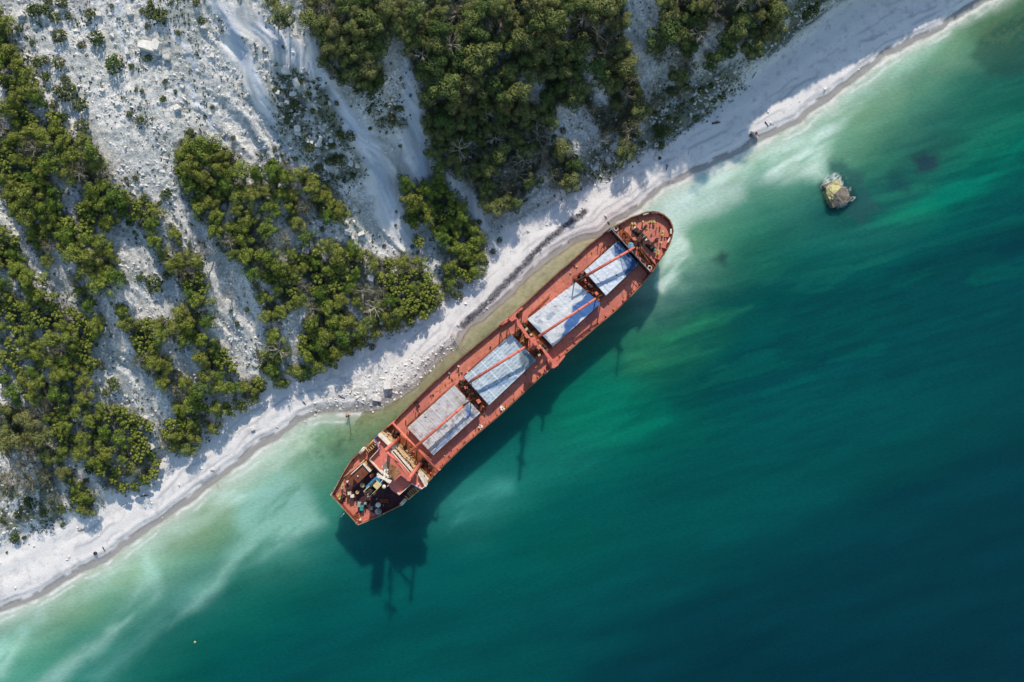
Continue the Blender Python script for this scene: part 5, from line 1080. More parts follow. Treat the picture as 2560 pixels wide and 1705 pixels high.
def crown_mesh(name, kind, rng, mats):
    if kind == 'pine':
        R = 2.35; n = 7; H_ = 4.8; per = 380; sz = .118
        cs = [(0, 0, H_)]; rs_ = [1.3]
        for k in range(n):
            a = k * 2.4 + rng.uniform(-.3, .3); r = R * math.sqrt((k + 1) / n) * rng.uniform(.72, 1.05); cs.append((math.cos(a) * r, math.sin(a) * r, H_ - .26 * r ** 1.35 + rng.uniform(-1.1, .5))); rs_.append(rng.uniform(.8, 1.35))
    elif kind == 'thin':
        R = 2.5; n = 13; H_ = 4.4; per = 60; sz = .085
        cs = [(0, 0, H_)]; rs_ = [1.0]
        for k in range(n):
            a = k * 2.4 + rng.uniform(-.4, .4); r = R * math.sqrt((k + 1) / n) * rng.uniform(.6, 1.15); cs.append((math.cos(a) * r, math.sin(a) * r, H_ - .22 * r ** 1.35 + rng.uniform(-.9, .6))); rs_.append(rng.uniform(.5, .9))
    else:
        R = 2.1; n = 8; H_ = 3.7; per = 270; sz = .108
        cs = [(0, 0, H_)]; rs_ = [1.1]
        for k in range(n):
            a = k * 2.4 + rng.uniform(-.3, .3); r = R * math.sqrt((k + 1) / n) * rng.uniform(.75, 1.05); cs.append((math.cos(a) * r, math.sin(a) * r, H_ - .30 * r ** 1.4 + rng.uniform(-.9, .4))); rs_.append(rng.uniform(.65, 1.1))
    st = 1 + .25 * rng.uniform(-1, 1); cs = [(x * st, y / st, z) for x, y, z in cs]
    V_, t = leaves(cs, rs_, per, sz, rng)
    q = np.arange(len(V_)).reshape(-1, 4)
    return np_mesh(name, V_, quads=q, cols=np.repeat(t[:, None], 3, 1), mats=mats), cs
def trunk_mesh(name, cs, mat, thin=False):
    mb = MB(); top = max(c_[2] for c_ in cs) - .6; mb.tube((0, 0, -1.0), (.1, .05, top * .55), .26, .17, 8).tube((.1, .05, top * .55), (0, 0, top), .17, .07, 8)
    for c_ in cs[1:]:
        h = top * (.45 + .35 * random.random()); mb.tube((.05, .03, h), (c_[0] * .9, c_[1] * .9, c_[2] - .25), .08, .03, 5)
    me = bpy.data.meshes.new(name); mb.bm.to_mesh(me); mb.bm.free(); me.materials.append(mat); return me
PROT = {}
M['thin'] = leafmat('thin_foliage', (0.05, 0.05, 0.035), (0.200, 0.195, 0.085), (0.21, 0.18, 0.10))
for kind, mt in (('pine', 'pine'), ('oak', 'oak'), ('thin', 'thin')):
    PROT[kind] = []
    for i in range(6):
        rng = np.random.default_rng(100 + i + {'pine': 0, 'oak': 50, 'thin': 90}[kind]); me, cs = crown_mesh(kind + '_crown', kind, rng, [M[mt]]); PROT[kind].append((me, trunk_mesh(kind + '_trunk', cs, M['pale'] if kind == 'thin' else M['bark'])))
def dead_mesh(name, seed):
    r_ = random.Random(seed); mb = MB()
    def br(p, d, L_, r, k):
        q_ = p + d * L_; mb.tube(p, q_, r, r * .6, 5)
        if k == 0: return
        for _ in range(3):
            nd = (d + Vector((r_.uniform(-1, 1), r_.uniform(-1, 1), r_.uniform(-.35, .5))) * .9).normalized(); br(p.lerp(q_, r_.uniform(.5, 1)), nd, L_ * r_.uniform(.55, .8), r * .55, k - 1)
    br(Vector((0, 0, -.5)), Vector((.15, .1, 1)).normalized(), 3.6, .2, 0)
    for k in range(7):
        a = k * .9 + r_.uniform(-.3, .3); br(Vector((.3, .2, 2.4 + k * .22)), Vector((math.cos(a), math.sin(a), r_.uniform(.15, .6))).normalized(), 1.5, .10, 2)
    me = bpy.data.meshes.new(name); mb.bm.to_mesh(me); mb.bm.free(); me.materials.append(M['pale']); return me
DEADP = [dead_mesh('bare_tree', s) for s in (1, 2, 3)]
LAB = {'top': ('pine_tree', 'dark olive pine in the dense forest above the bow', 'pines of the upper forest'),
       'west': ('bushy_tree', 'dark green bushy tree on the steep woods at the left', 'trees of the left hand woods'),
       'southwest': ('bushy_tree', 'green bushy tree in the lower left woods above the beach', 'trees of the lower left woods'),
       'corner': ('pine_tree', 'tangled olive pine in the wood by the lower left beach', 'pines of the lower left corner'),
       'middle': ('bushy_tree', 'bright green bushy tree in the woods between the scree and the stern', 'trees of the middle woods'),
       'spur': ('bushy_tree', 'green bushy tree on the small wood beside the pale gully', 'trees of the small wood by the gully')}
def place_tree(u, v, kind, s, name, label, group, cat='tree'):
    me, tr = PROT[kind][int(RNG.integers(6))]
    p = at(u, v, (4.6 if kind == 'pine' else 3.0) * s)
    e = setp(empty(name, p, RNG.uniform(0, 6.28)), label, cat, group)
    sz = s * RNG.uniform(.75, 1.2); st = RNG.uniform(.86, 1.16)
    e.scale = (s * st, s / st, sz)
    link(bpy.data.objects.new('trunk', tr), e); link(bpy.data.objects.new('crown', me), e); return e
def scatter(keys, n, rmin, seed, thr=.5):
    r_ = np.random.default_rng(seed); out = []
    m_ = fmask(U[6:-4, 6:-4], V[6:-4, 6:-4], 14, keys) * gapf(U[6:-4, 6:-4], V[6:-4, 6:-4])
    jj, ii = np.nonzero(m_ > thr + .9 * (fbm(ufine[None, :] / 22 + 0 * vfine[:, None], vfine[:, None] / 22 + 0 * ufine[None, :], 93) - .5)); order = r_.permutation(len(jj)); cell = {}; 
    for k in order:
        u, v = ufine[ii[k]] + r_.uniform(-2, 2), vfine[jj[k]] + r_.uniform(-2, 2)
        if not (-70 < u < 2620 and -70 < v < 1760): continue
        rm = rmin * (.50 + .70 * float(vn(u / 70, v / 70, seed)) + .30 * r_.random())
        ci, cj = int(u // rmin), int(v // rmin); ok = True
        for a in range(-2, 3):
            for b_ in range(-2, 3):
                for (x, y, r0) in cell.get((ci + a, cj + b_), ()):
                    if (x - u) ** 2 + (y - v) ** 2 < (min(rm, r0)) ** 2: ok = False; break
                if not ok: break
            if not ok: break
        if ok: cell.setdefault((ci, cj), []).append((u, v, rm)); out.append((u, v, rm))
    return out
extra_pts = []
cnts = {}
for keys, kind, rmin, cap in ((('top', 'corner'), 'pine', 39, 298), (('west', 'southwest', 'middle', 'spur'), 'oak', 31, 298)):
    allp = []
    for key in keys:
        for p in scatter([key], 0, rmin, 900 + len(key)): allp.append((key,) + p)
    vis = [p for p in allp if -20 < p[1] < 2580 and -20 < p[2] < 1725]; out_ = [p for p in allp if p not in vis]
    vis.sort(key=lambda p: -p[3]); cnts[kind] = (len(vis), len(out_))
    for key, u, v, r in vis[:cap]:
        nm, lb, gp = LAB[key]; s = r / (42.0 if kind == 'pine' else 37.0) * RNG.uniform(.88, 1.18); kd = kind
        pt = {'top': .10 + .30 * (u > 1450) + .1 * (v > 330), 'corner': .35, 'west': .07, 'southwest': .08, 'middle': .05, 'spur': .08}[key]
        if RNG.random() < pt: kd = 'thin'; nm = 'sparse_tree'; lb = {'top': 'sparse greyish tree with pale branches showing among the upper pines', 'corner': 'sparse greyish tree with pale branches in the wood by the lower left beach'}.get(key, 'sparse greyish tree among ' + gp); gp = 'sparse ' + gp
        place_tree(u, v, kd, s * (1.0 if kind == 'pine' else .98), nm, lb, gp)
    extra_pts += [(u, v, r, kind) for key, u, v, r in vis[cap:]]
DEADL = [(1143, 364, 'bare grey tree standing alone against the dark forest edge'), (1238, 345, 'bleached tree with wide branches low in the upper forest'), (1221, 280, 'bleached branching tree above the wide branched one'), (1047, 125, 'pale bare tree at the top of the blue scree gully'), (1124, 120, 'pale bare tree among the pines east of the gully head'),
         (1750, 79, 'white bare tree near the top edge by the rock columns'), (1674, 114, 'sprawling bare tree beside the rock columns'), (1318, 245, 'bare crowned tree west of the grey clearing'), (1310, 405, 'small white forked tree above the beach behind the bow'), (1342, 302, 'bare tree just below the grey clearing edge'), (1500, 345, 'pale half dead tree by the thin chalk chute'), (1640, 205, 'tan dead tree over the orange bank'),
         (702, 876, 'grey bare tree at the foot of the middle woods'), (68, 1126, 'long pale dead limb over the lower left wood'), (33, 1202, 'twisted pale dead tree at the left edge'), (516, 632, 'fallen bleached tree across the narrow scree strip'), (560, 745, 'bare forked snag lower on the scree strip'), (940, 770, 'thin bare tree amid the bright woods')]
for i, (u, v, lb) in enumerate(DEADL):
    o = link(bpy.data.objects.new('bare_tree', DEADP[i % 3])); o.location = at(u, v, 3.5); o.rotation_euler = (RNG.uniform(-.2, .2), RNG.uniform(-.2, .2), RNG.uniform(0, 6.2)); s = RNG.uniform(.8, 1.15); o.scale = (s, s, s * 1.25); setp(o, lb, 'bare tree')
# bushes that stand apart on the scree: traced ones first
BM = []
for i in range(5):
    rng = np.random.default_rng(300 + i); cs = [(0, 0, .75)] + [(math.cos(a) * .62, math.sin(a) * .62, .5 + rng.uniform(-.1, .15)) for a in np.arange(0, 6.2, .9) + rng.uniform(0, .4)]
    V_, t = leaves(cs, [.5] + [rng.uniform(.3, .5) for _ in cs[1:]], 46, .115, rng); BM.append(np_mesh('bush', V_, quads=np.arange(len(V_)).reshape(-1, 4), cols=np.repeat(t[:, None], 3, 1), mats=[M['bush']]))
def s1(x, y): return (x / 3.68, y / 3.68)
BUSH = [(s1(140 * 0 + 490, 150), 14), (s1(620, 140), 11), (s1(530, 320), 20), (s1(300, 80), 22), (s1(420, 90), 14), (s1(820, 120), 14), (s1(875, 340), 22), (s1(740, 410), 10), (s1(1040, 580), 24), (s1(420, 550), 12), (s1(535, 580), 15), (s1(330, 560), 14), (s1(415, 700), 14), (s1(510, 820), 14), (s1(610, 850), 24), (s1(600, 730), 11), (s1(490, 960), 12),
        (s1(580, 1070), 13), (s1(740, 1160), 22), (s1(720, 960), 18), (s1(1380, 110), 18), (s1(1470, 130), 16), (s1(1380, 30), 9), (s1(1300, 100), 8), (s1(1570, 20), 6), (s1(1800, 15), 12), (s1(1850, 190), 10), (s1(1360, 530), 10), (s1(1205, 610), 8), (s1(1510, 755), 6), (s1(1245, 830), 5), (s1(1303, 838), 7), (s1(1495, 905), 8), (s1(1610, 838), 5), (s1(1635, 300), 8), (s1(1180, 1045), 9), (s1(1280, 1100), 12),
        (s1(1735, 1215), 13), (s1(1830, 1330), 18), (s1(1780, 1420), 34), (s1(2100, 1450), 20), (s1(2140, 1270), 7), (s1(1950, 985), 6), (s1(165, 255), 10), (s1(285, 390), 9), (s1(1020, 50), 7), (s1(1350, 240), 9), (s1(560, 20), 16), (s1(440, 10), 10)]
BUSH += [((640 + x / 3.68, y / 3.68), r) for x, y, r in ((250, 430, 5), (650, 580, 8), (140, 1520, 20), (170, 1360, 7), (500, 1350, 14), (700, 1340, 10), (870, 1260, 14), (770, 1230, 12), (1255, 1090, 12), (1325, 1000, 10), (740, 950, 7), (1070, 955, 7), (1040, 1020, 6), (1050, 1180, 6), (1420, 875, 5), (1200, 1220, 4), (470, 870, 8), (1325, 1340, 6), (1080, 760, 18), (930, 820, 12), (570, 1540, 14), (360, 1460, 7), (670, 1480, 12), (760, 1470, 18), (350, 960, 12), (520, 1020, 10), (400, 740, 7), (170, 820, 8), (190, 770, 6), (240, 1430, 5), (405, 1435, 4))]
BUSH += [((x / 3.68, 426 + y / 3.68), r) for x, y, r in ((1155, 75, 6), (1245, 70, 9), (1320, 260, 15), (1520, 220, 16), (1640, 20, 9), (1465, 300, 6), (1095, 300, 16), (1190, 480, 12), (270, 655, 10), (335, 690, 8), (1290, 990, 12), (1020, 1225, 6), (1125, 1245, 7), (1530, 965, 14), (1700, 970, 12), (1740, 680, 7), (2120, 1290, 6), (2180, 1410, 8), (1860, 680, 8), (1230, 570, 6), (1160, 1025, 7), (2270, 1285, 7), (1400, 1050, 24), (2210, 155, 12))]
BUSH += [((640 + x / 3.68, 426 + y / 3.68), r) for x, y, r in ((1360, 155, 7), (1290, 380, 5), (1285, 505, 5), (1490, 750, 6), (1440, 700, 6), (2055, 475, 8), (2240, 640, 9), (2180, 745, 9), (2100, 830, 16), (1870, 1060, 12), (1860, 1150, 14), (1330, 630, 3), (820, 490, 8), (610, 540, 8), (810, 95, 8), (890, 45, 10), (1940, 940, 18), (1180, 690, 5), (1070, 655, 4))]
BUSH += [((x / 3.68, 852 + y / 3.68), r) for x, y, r in ((900, 220, 14), (890, 445, 9), (1035, 400, 20), (780, 560, 9), (960, 480, 12), (815, 1185, 15), (790, 1290, 9), (740, 1320, 10), (1305, 630, 5), (1895, 535, 5), (1785, 520, 6), (610, 1260, 18), (60, 660, 14))]
BUSH += [((640 + x / 3.68, 852 + y / 3.68), r) for x, y, r in ((250, 390, 13), (420, 350, 12), (50, 420, 18), (1070, 60, 10), (880, 120, 8), (905, 30, 12), (80, 250, 18))]
BUSH += [((1280 + x / 3.68, y / 3.68), r) for x, y, r in ((2150, 420, 14), (1610, 800, 12), (1480, 700, 16), (1740, 830, 12), (1930, 880, 14), (1860, 920, 10), (1830, 790, 9), (1330, 1170, 14), (1420, 1200, 18), (1360, 1240, 14), (1210, 1330, 12), (1370, 1340, 14), (1320, 1040, 10), (1570, 960, 8), (1700, 1080, 12), (470, 1200, 10), (390, 1255, 7), (1460, 830, 12), (1150, 1230, 12), (1440, 1080, 10), (1660, 920, 9), (1520, 1100, 9))]
BUSH += [((1920 + x / 3.68, y / 3.68), r) for x, y, r in ((400, 90, 24), (350, 150, 12), (440, 40, 14), (30, 180, 26), (10, 300, 16), (60, 60, 22))]
BUSH += [((x / 2.453, 1100 + y / 2.453), r) for x, y, r in ((88, 605, 16), (145, 600, 7), (15, 495, 8), (40, 690, 4), (265, 455, 12), (170, 380, 14), (100, 460, 12), (315, 385, 9), (370, 425, 14), (380, 520, 9))]
def blab(u, v, r):
    big = 'large' if r > 17 else 'small' if r < 8 else 'medium'
    wh_ = 'on the stony scree at the upper left' if v < 340 and u < 620 else 'by the blue grey scree gully' if v < 440 and u < 1080 else 'below the pines above the upper beach' if u > 1280 else 'on the white strips between the left hand woods' if u < 640 and v < 860 else 'at the edge of the middle woods' if v < 900 else 'low on the bank above the lower beach'
    return f'{big} green bush {wh_}', f'{big} bushes {wh_}'
for (u, v), r in BUSH:
    lb, gp = blab(u, v, r)
    o = link(bpy.data.objects.new('bush', BM[int(RNG.integers(5))])); o.location = at(u, v, .5 * r / 10) - Vector((0, 0, .05)); s = r / 10.0 * .88; o.scale = (s * RNG.uniform(.85, 1.15), s * RNG.uniform(.85, 1.15), s * RNG.uniform(.8, 1.1) if r < 20 else s * .85); o.rotation_euler = (0, 0, RNG.uniform(0, 6.2)); setp(o, lb, 'bush', gp)
# undergrowth and the smaller trees nobody could count: one object
rg = np.random.default_rng(55); cs, rs_, tone = [], [], []
fmf = FM[6:-4, 6:-4]; dff = DF[6:-4, 6:-4]; smf = SM[6:-4, 6:-4]; scf = sc[6:-4, 6:-4]
n_try = 30000
ii = rg.integers(0, len(ufine), n_try * 6); jj = rg.integers(0, len(vfine), n_try * 6)
den = np.clip(fmf * .70 + .9 * ((fmf > .06) & (fmf < .6)) + scf * 1.1 * (vn(ufine[None, :] / 30 * np.ones_like(vfine[:, None]), vfine[:, None] / 30 * np.ones_like(ufine[None, :]), 71) > .45) + .02 * (dff > 12) * (1 - smf) * (1 + 16 * (fbm(ufine[None, :] / 50 * np.ones_like(vfine[:, None]), vfine[:, None] / 50 * np.ones_like(ufine[None, :]), 77) > .57)), 0, 1)
acc_ = rg.random(len(ii)) < den[jj, ii]; ii, jj = ii[acc_][:21000], jj[acc_][:21000]
for i, j in zip(ii, jj):
    u, v = ufine[i] + rg.uniform(-2, 2), vfine[j] + rg.uniform(-2, 2)
    f_ = fmf[j, i]; r = .08 + .42 * rg.random() ** 2.5 if f_ < .08 else rg.uniform(.3, 1.0) if f_ < .6 else rg.uniform(.3, .75)
    p = at(u, v); cs.append((p.x, p.y, p.z + r * .3 + (rg.uniform(0, 1.4) if f_ > .6 else 0))); rs_.append(r)
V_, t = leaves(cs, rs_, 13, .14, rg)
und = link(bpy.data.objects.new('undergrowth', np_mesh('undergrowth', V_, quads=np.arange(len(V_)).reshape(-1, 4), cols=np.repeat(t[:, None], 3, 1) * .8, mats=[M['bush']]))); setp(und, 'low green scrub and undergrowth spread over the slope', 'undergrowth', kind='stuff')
if extra_pts:
    cs, rs_ = [], []
    for u, v, r, kind in extra_pts:
        p = at(u, v, 3.0); s = r / 40.0
        for k in range(11):
            a = k * 2.4; q_ = 2.2 * s * math.sqrt(k / 11); cs.append((p.x + math.cos(a) * q_, p.y + math.sin(a) * q_, p.z + s * 3.8 - .35 * q_ ** 1.3 + rg.uniform(-.3, .3))); rs_.append(rg.uniform(.5, .85) * s)
    V_, t = leaves(cs, rs_, 70, .17, rg)
    ex = link(bpy.data.objects.new('thicket', np_mesh('thicket', V_, quads=np.arange(len(V_)).reshape(-1, 4), cols=np.repeat(t[:, None], 3, 1), mats=[M['oak']]))); setp(ex, 'smaller close grown trees filling the woods', 'thicket', kind='stuff')

# ------------------------------------------------------------------ stones
def stonemat(name, c, d):
    m = paint(name, c, d, .5, 1.2, .9, 4.0); return m
M['chalk'] = stonemat('chalk_block', (.74, .72, .67), (.52, .50, .45)); M['rubble'] = stonemat('chalk_rubble', (.80, .775, .72), (.52, .515, .47))
def rock_mesh(name, seed, mat):
    r_ = random.Random(seed); bm = bmesh.new()
    for x in (-.5, 0, .5):
        for y in (-.5, 0, .5):
            for z in (-.5, 0, .5):
                q_ = Vector((x, y, z)) * (1 + r_.uniform(-.24, .16)) + Vector((r_.uniform(-.09, .09), r_.uniform(-.09, .09), r_.uniform(-.06, .06)))
                if abs(x) + abs(y) + abs(z) > .6: bm.verts.new(q_)
    h = bmesh.ops.convex_hull(bm, input=bm.verts[:]); bmesh.ops.delete(bm, geom=[g_ for g_ in set(h['geom_interior'] + h['geom_unused']) if isinstance(g_, bmesh.types.BMVert)], context='VERTS')
    bmesh.ops.recalc_face_normals(bm, faces=bm.faces[:]); me = bpy.data.meshes.new(name); bm.to_mesh(me); bm.free(); me.materials.append(mat); return me
ROCKS = [rock_mesh('boulder', s, M['chalk']) for s in range(6)]
BOUL = [(s1(1360, 420), 30, 18), (s1(1440, 425), 18, 20), (s1(1180, 100), 9, 14), (s1(385, 140), 15, 12), (s1(185, 130), 12, 9), (s1(890, 120), 14, 8), (s1(1160, 460), 6, 14), (s1(1520, 710), 9, 5), (s1(1620, 990), 11, 12), (s1(1075, 950), 9, 8), (s1(1865, 220), 9, 14), (s1(930, 820), 10, 7), (s1(1210, 890), 7, 6), (s1(575, 70), 11, 5), (s1(465, 265), 8, 6), (s1(1950, 500), 7, 9), (s1(1670, 790), 8, 6), (s1(1450, 480), 12, 12), (s1(1530, 520), 12, 10)]
BOUL += [((640 + x / 3.68, y / 3.68), a, b_) for x, y, a, b_ in ((280, 640, 15, 15), (370, 760, 11, 17), (335, 860, 14, 8), (195, 845, 9, 9), (375, 1180, 12, 14), (380, 1225, 11, 6), (580, 1300, 8, 17), (515, 1090, 8, 8), (280, 935, 8, 7), (670, 940, 6, 9), (560, 1330, 8, 8), (870, 1500, 9, 12), (640, 1530, 8, 12), (510, 1295, 7, 10), (685, 1290, 7, 8), (930, 1520, 8, 10), (720, 1520, 7, 7))]
BOUL += [((640 + x / 3.68, 426 + y / 3.68), a, b_) for x, y, a, b_ in ((910, 355, 9, 9), (1070, 265, 9, 12), (855, 295, 7, 9), (840, 575, 14, 10), (965, 580, 13, 8), (235, 135, 14, 12), (10, 420, 10, 9), (1120, 470, 6, 6), (1055, 985, 12, 14), (825, 480, 11, 9), (540, 590, 9, 9), (1045, 1510, 14, 7), (1155, 1400, 9, 9), (290, 610, 8, 14), (485, 235, 8, 9), (185, 260, 9, 10), (120, 255, 9, 8), (2055, 900, 22, 14))]
BOUL += [((640 + x / 3.68, 852 + y / 3.68), a, b_) for x, y, a, b_ in ((1207, 408, 15, 17), (1115, 535, 18, 12), (1015, 745, 8, 7), (1030, 715, 6, 8), (1075, 695, 7, 6), (1105, 685, 7, 6), (545, 685, 4, 4), (1265, 640, 6, 5), (1075, 655, 5, 4))]
BOUL += [((1280 + x / 3.68, y / 3.68), a, b_) for x, y, a, b_ in ((1330, 1330, 8, 10), (1355, 1272, 7, 5), (1270, 1385, 9, 8), (1340, 1415, 7, 6), (1325, 1448, 8, 8), (1400, 1405, 9, 7), (1458, 1328, 8, 8), (1310, 1125, 6, 10), (1890, 710, 10, 7), (1830, 665, 7, 7), (1905, 780, 6, 6), (1800, 960, 7, 7), (1970, 880, 7, 7), (1755, 1020, 6, 5), (1380, 1370, 7, 7), (1240, 1300, 5, 5), (1700, 850, 6, 5), (1650, 1045, 5, 5), (2040, 440, 8, 6), (2105, 180, 9, 10))]
BOUL += [((x / 3.68, 852 + y / 3.68), a, b_) for x, y, a, b_ in ((1395, 965, 13, 15), (1950, 1185, 8, 5), (2320, 810, 8, 8), (1580, 1185, 5, 5), (270, 730, 8, 4), (1470, 1025, 10, 8), (1335, 710, 9, 7))]
def rlab(u, v, a):
    big = 'big' if a > 13 else 'small' if a < 8 else 'mid sized'
    if v > 860 and u > 700: w_ = 'lying on the stony beach by the ship' if u < 920 or v < 1010 else 'in the shallows off the stern'
    elif u > 1280: w_ = 'below the scrub at the top of the upper beach'
    elif v < 330 and u < 620: w_ = 'on the upper left scree'
    elif v < 440: w_ = 'on the bushy ridge beside the gully'
    elif v < 852: w_ = 'at the foot of the central scree'
    else: w_ = 'by the lower left beach'
    return f'{big} white chalk boulder {w_}', f'{big} boulders {w_}'
for (u, v), a, b_ in BOUL:
    o = link(bpy.data.objects.new('boulder', ROCKS[int(RNG.integers(6))])); p = at(u, v, .4); h = min(a, b_) * .085
    o.location = p + Vector((0, 0, h * .22 if p.z > 0 else .15)); o.scale = (a * .105, b_ * .105, h); o.rotation_euler = (RNG.uniform(-.10, .12), RNG.uniform(-.12, .12), RNG.uniform(-.5, .5))
    lb, gp = rlab(u, v, a); setp(o, lb, 'boulder', gp)
rg = np.random.default_rng(77)
den = (dff > 4) * (1 - smf) * (1 - .75 * fmf) * (.25 + 1.2 * (fbm(ufine[None, :] / 55 * np.ones_like(vfine[:, None]), vfine[:, None] / 55 * np.ones_like(ufine[None, :]), 87) > .47)) * .6 + .05 * smf
stf = stp[6:-4, 6:-4] * (DC[6:-4, 6:-4] > -6); den = np.clip(np.maximum(den, stf * 1.0), 0, 1); den = np.maximum(den, .04 * (DC[6:-4, 6:-4] > 10))
nR = 45000; ii = rg.integers(0, len(ufine), nR * 5); jj = rg.integers(0, len(vfine), nR * 5); kp = rg.random(len(ii)) < den[jj, ii]; ii, jj = ii[kp][:nR], jj[kp][:nR]
u_ = ufine[ii] + rg.uniform(-2, 2, len(ii)); v_ = vfine[jj] + rg.uniform(-2, 2, len(ii)); z_ = Zf[jj, ii]
k_ = (D - z_) / D * K; P_ = np.stack([(u_ - CX) * k_, (CY - v_) * k_, z_], 1)
s_ = .07 + .40 * rg.random(len(ii)) ** 4.5
oc = np.array([(1, 0, 0), (.2, .9, .1), (-.95, .1, 0), (-.1, -1, 0), (.1, .1, .75), (0, 0, -.6)]); ft = np.array([(0, 1, 4), (1, 2, 4), (2, 3, 4), (3, 0, 4), (1, 0, 5), (2, 1, 5), (3, 2, 5), (0, 3, 5)])
an = rg.uniform(0, 6.28, len(ii)); O = oc[None] * (1 + .35 * rg.normal(size=(len(ii), 6, 1))) * s_[:, None, None]; O[:, :, 0] *= 1.3
R_ = np.stack([O[..., 0] * np.cos(an)[:, None] - O[..., 1] * np.sin(an)[:, None], O[..., 0] * np.sin(an)[:, None] + O[..., 1] * np.cos(an)[:, None], O[..., 2]], -1) + P_[:, None]
rub = link(bpy.data.objects.new('rubble', np_mesh('rubble', R_.reshape(-1, 3), tris=(ft[None] + (np.arange(len(ii)) * 6)[:, None, None]).reshape(-1, 3), mats=[M['rubble']]))); setp(rub, 'loose pale stones strewn over the slope and beach', 'rubble', kind='stuff')
# seaweed wrack along the old tide line
cs, rs_ = [], []
for (a, b_), (c_, d_) in zip(WR[:-1], WR[1:]):
    for k in range(55):
        t = rg.random(); p = at(a + (c_ - a) * t + rg.normal() * 4, b_ + (d_ - b_) * t + rg.normal() * 4); cs.append((p.x, p.y, p.z + .02)); rs_.append(rg.uniform(.1, .3))
V_, t = leaves(cs, rs_, 10, .07, rg, flat=.3, up=1.2)
M['weed'] = paint('dry_seaweed', (.07, .065, .075), (.03, .03, .035), .5, 3)
sw = link(bpy.data.objects.new('seaweed', np_mesh('seaweed', V_, quads=np.arange(len(V_)).reshape(-1, 4), mats=[M['weed']]))); setp(sw, 'dark band of dried seaweed along the beach beside the ship', 'seaweed', kind='stuff')

# ------------------------------------------------------------------ things on the beach and in the water
def log(u0, v0, u1, v1, r, label, mat='bark', branch=False):
    p, q_ = at(u0, v0), at(u1, v1); c_ = (p + q_) / 2; mb = MB(); a, b_ = p - c_ + Vector((0, 0, r * .8)), q_ - c_ + Vector((0, 0, r * .8))
    md = a.lerp(b_, .5) + Vector((.08, -.06, .02)); mb.tube(a, md, r, r * .85, 8).tube(md, b_, r * .85, r * .55, 8)
    if branch: mb.tube(a.lerp(b_, .35), a.lerp(b_, .5) + Vector((.5, .45, .3)), r * .5, r * .25, 6).tube(a.lerp(b_, .6), a.lerp(b_, .7) + Vector((-.5, .3, .2)), r * .4, r * .2, 6)
    o = mb.build('driftwood_log', M[mat]); o.location = c_; setp(o, label, 'driftwood')
log(846, 988, 863, 996, .13, 'thin dark log on the stony beach west of the white slabs')
log(876, 985, 880, 972, .10, 'short grey stick standing out above the slabs', 'pale')
log(930, 997, 948, 1008, .14, 'dark branch beside the flat white slab', 'bark', True)
log(757, 1003, 765, 1012, .12, 'crooked branch on the beach below the tree shadow', 'bark', True)
log(1780, 309, 1800, 306, .25, 'brown driftwood trunk on the shaded upper beach', 'bark', True)
log(1912, 304, 1921, 317, .12, 'slender stick near the wet sand right of the concrete slab')
log(1665, 425, 1668, 410, .12, 'upright looking stick on the sunlit beach above the bow', 'bark', True)
log(257, 1367, 263, 1378, .14, 'slim grey log near the lower left waterline')
log(1519, 554, 1524, 561, .12, 'short dark stick on the sand beside the bow')
log(195, 1325, 212, 1322, .16, 'pale tangled driftwood at the foot of the lower bank', 'pale', True)
log(352, 1240, 372, 1237, .15, 'dark tangle of driftwood on the shaded lower beach', 'bark', True)
log(1880, 195, 1890, 180, .1, 'faint twig on the shaded sand near the top', 'bark')
p = at(239, 1383); mb = MB(); mb.ring((0, 0, .16), .33, .16, 18, 8); o = mb.build('old_tyre', M['dark']); o.location = p; setp(o, 'dark round tyre on the lower left beach', 'tyre')
p = at(1649, 396); o = MB().ball((0, 0, .3), .42, .8).build('dark_boulder', M['dark']); o.location = p; setp(o, 'single dark stone among white boulders above the bow', 'boulder')
M['concrete'] = paint('wet_concrete', (.24, .20, .155), (.10, .095, .085), .7, .9, .8, 4.0)
M['concdry'] = paint('pale_concrete', (.58, .56, .52), (.35, .33, .30), .5, 1.2, .85)
def w1(x, y, z): return W(1800 + x / 13.08, 280 + y / 13.08, z)
sl_ = empty('concrete_slab', w1(1100, 800, 0.4)); setp(sl_, 'tilted concrete slab with a dark side at the waterline', 'slab')
def wpoly(mb, f, pts_, z0, z1, o): mb.poly([(f(a, b_, z1).x - o.location.x, f(a, b_, z1).y - o.location.y) for a, b_ in pts_], z0 - o.location.z, z1 - o.location.z); return mb
wpoly(MB(), w1, [(960, 640), (1040, 690), (1080, 790), (1060, 830), (960, 800)], -.2, .7, sl_).build('side_block', M['concrete'], sl_)  # side block takes the darker concrete, the slab the paler
wpoly(MB(), w1, [(1010, 620), (1090, 640), (1300, 800), (1230, 870)], -.3, 1.3, sl_).build('slab', M['concdry'], sl_, bevel=.05)
rp = empty('red_bundle', w1(1210, 700, 1.3)); setp(rp, 'small bright red bundle with a dark pole lying on the concrete slab', 'bundle')
mb = MB(); mb.ball((-.25, .15, .16), .26, .8, 8).ball((-.05, -.05, .14), .2, .8, 8); mb.build('cloth', M['redbit'], rp); MB().tube((0, 0, .08), (.55, -.75, .08), .06).build('pole', M['dark'], rp)
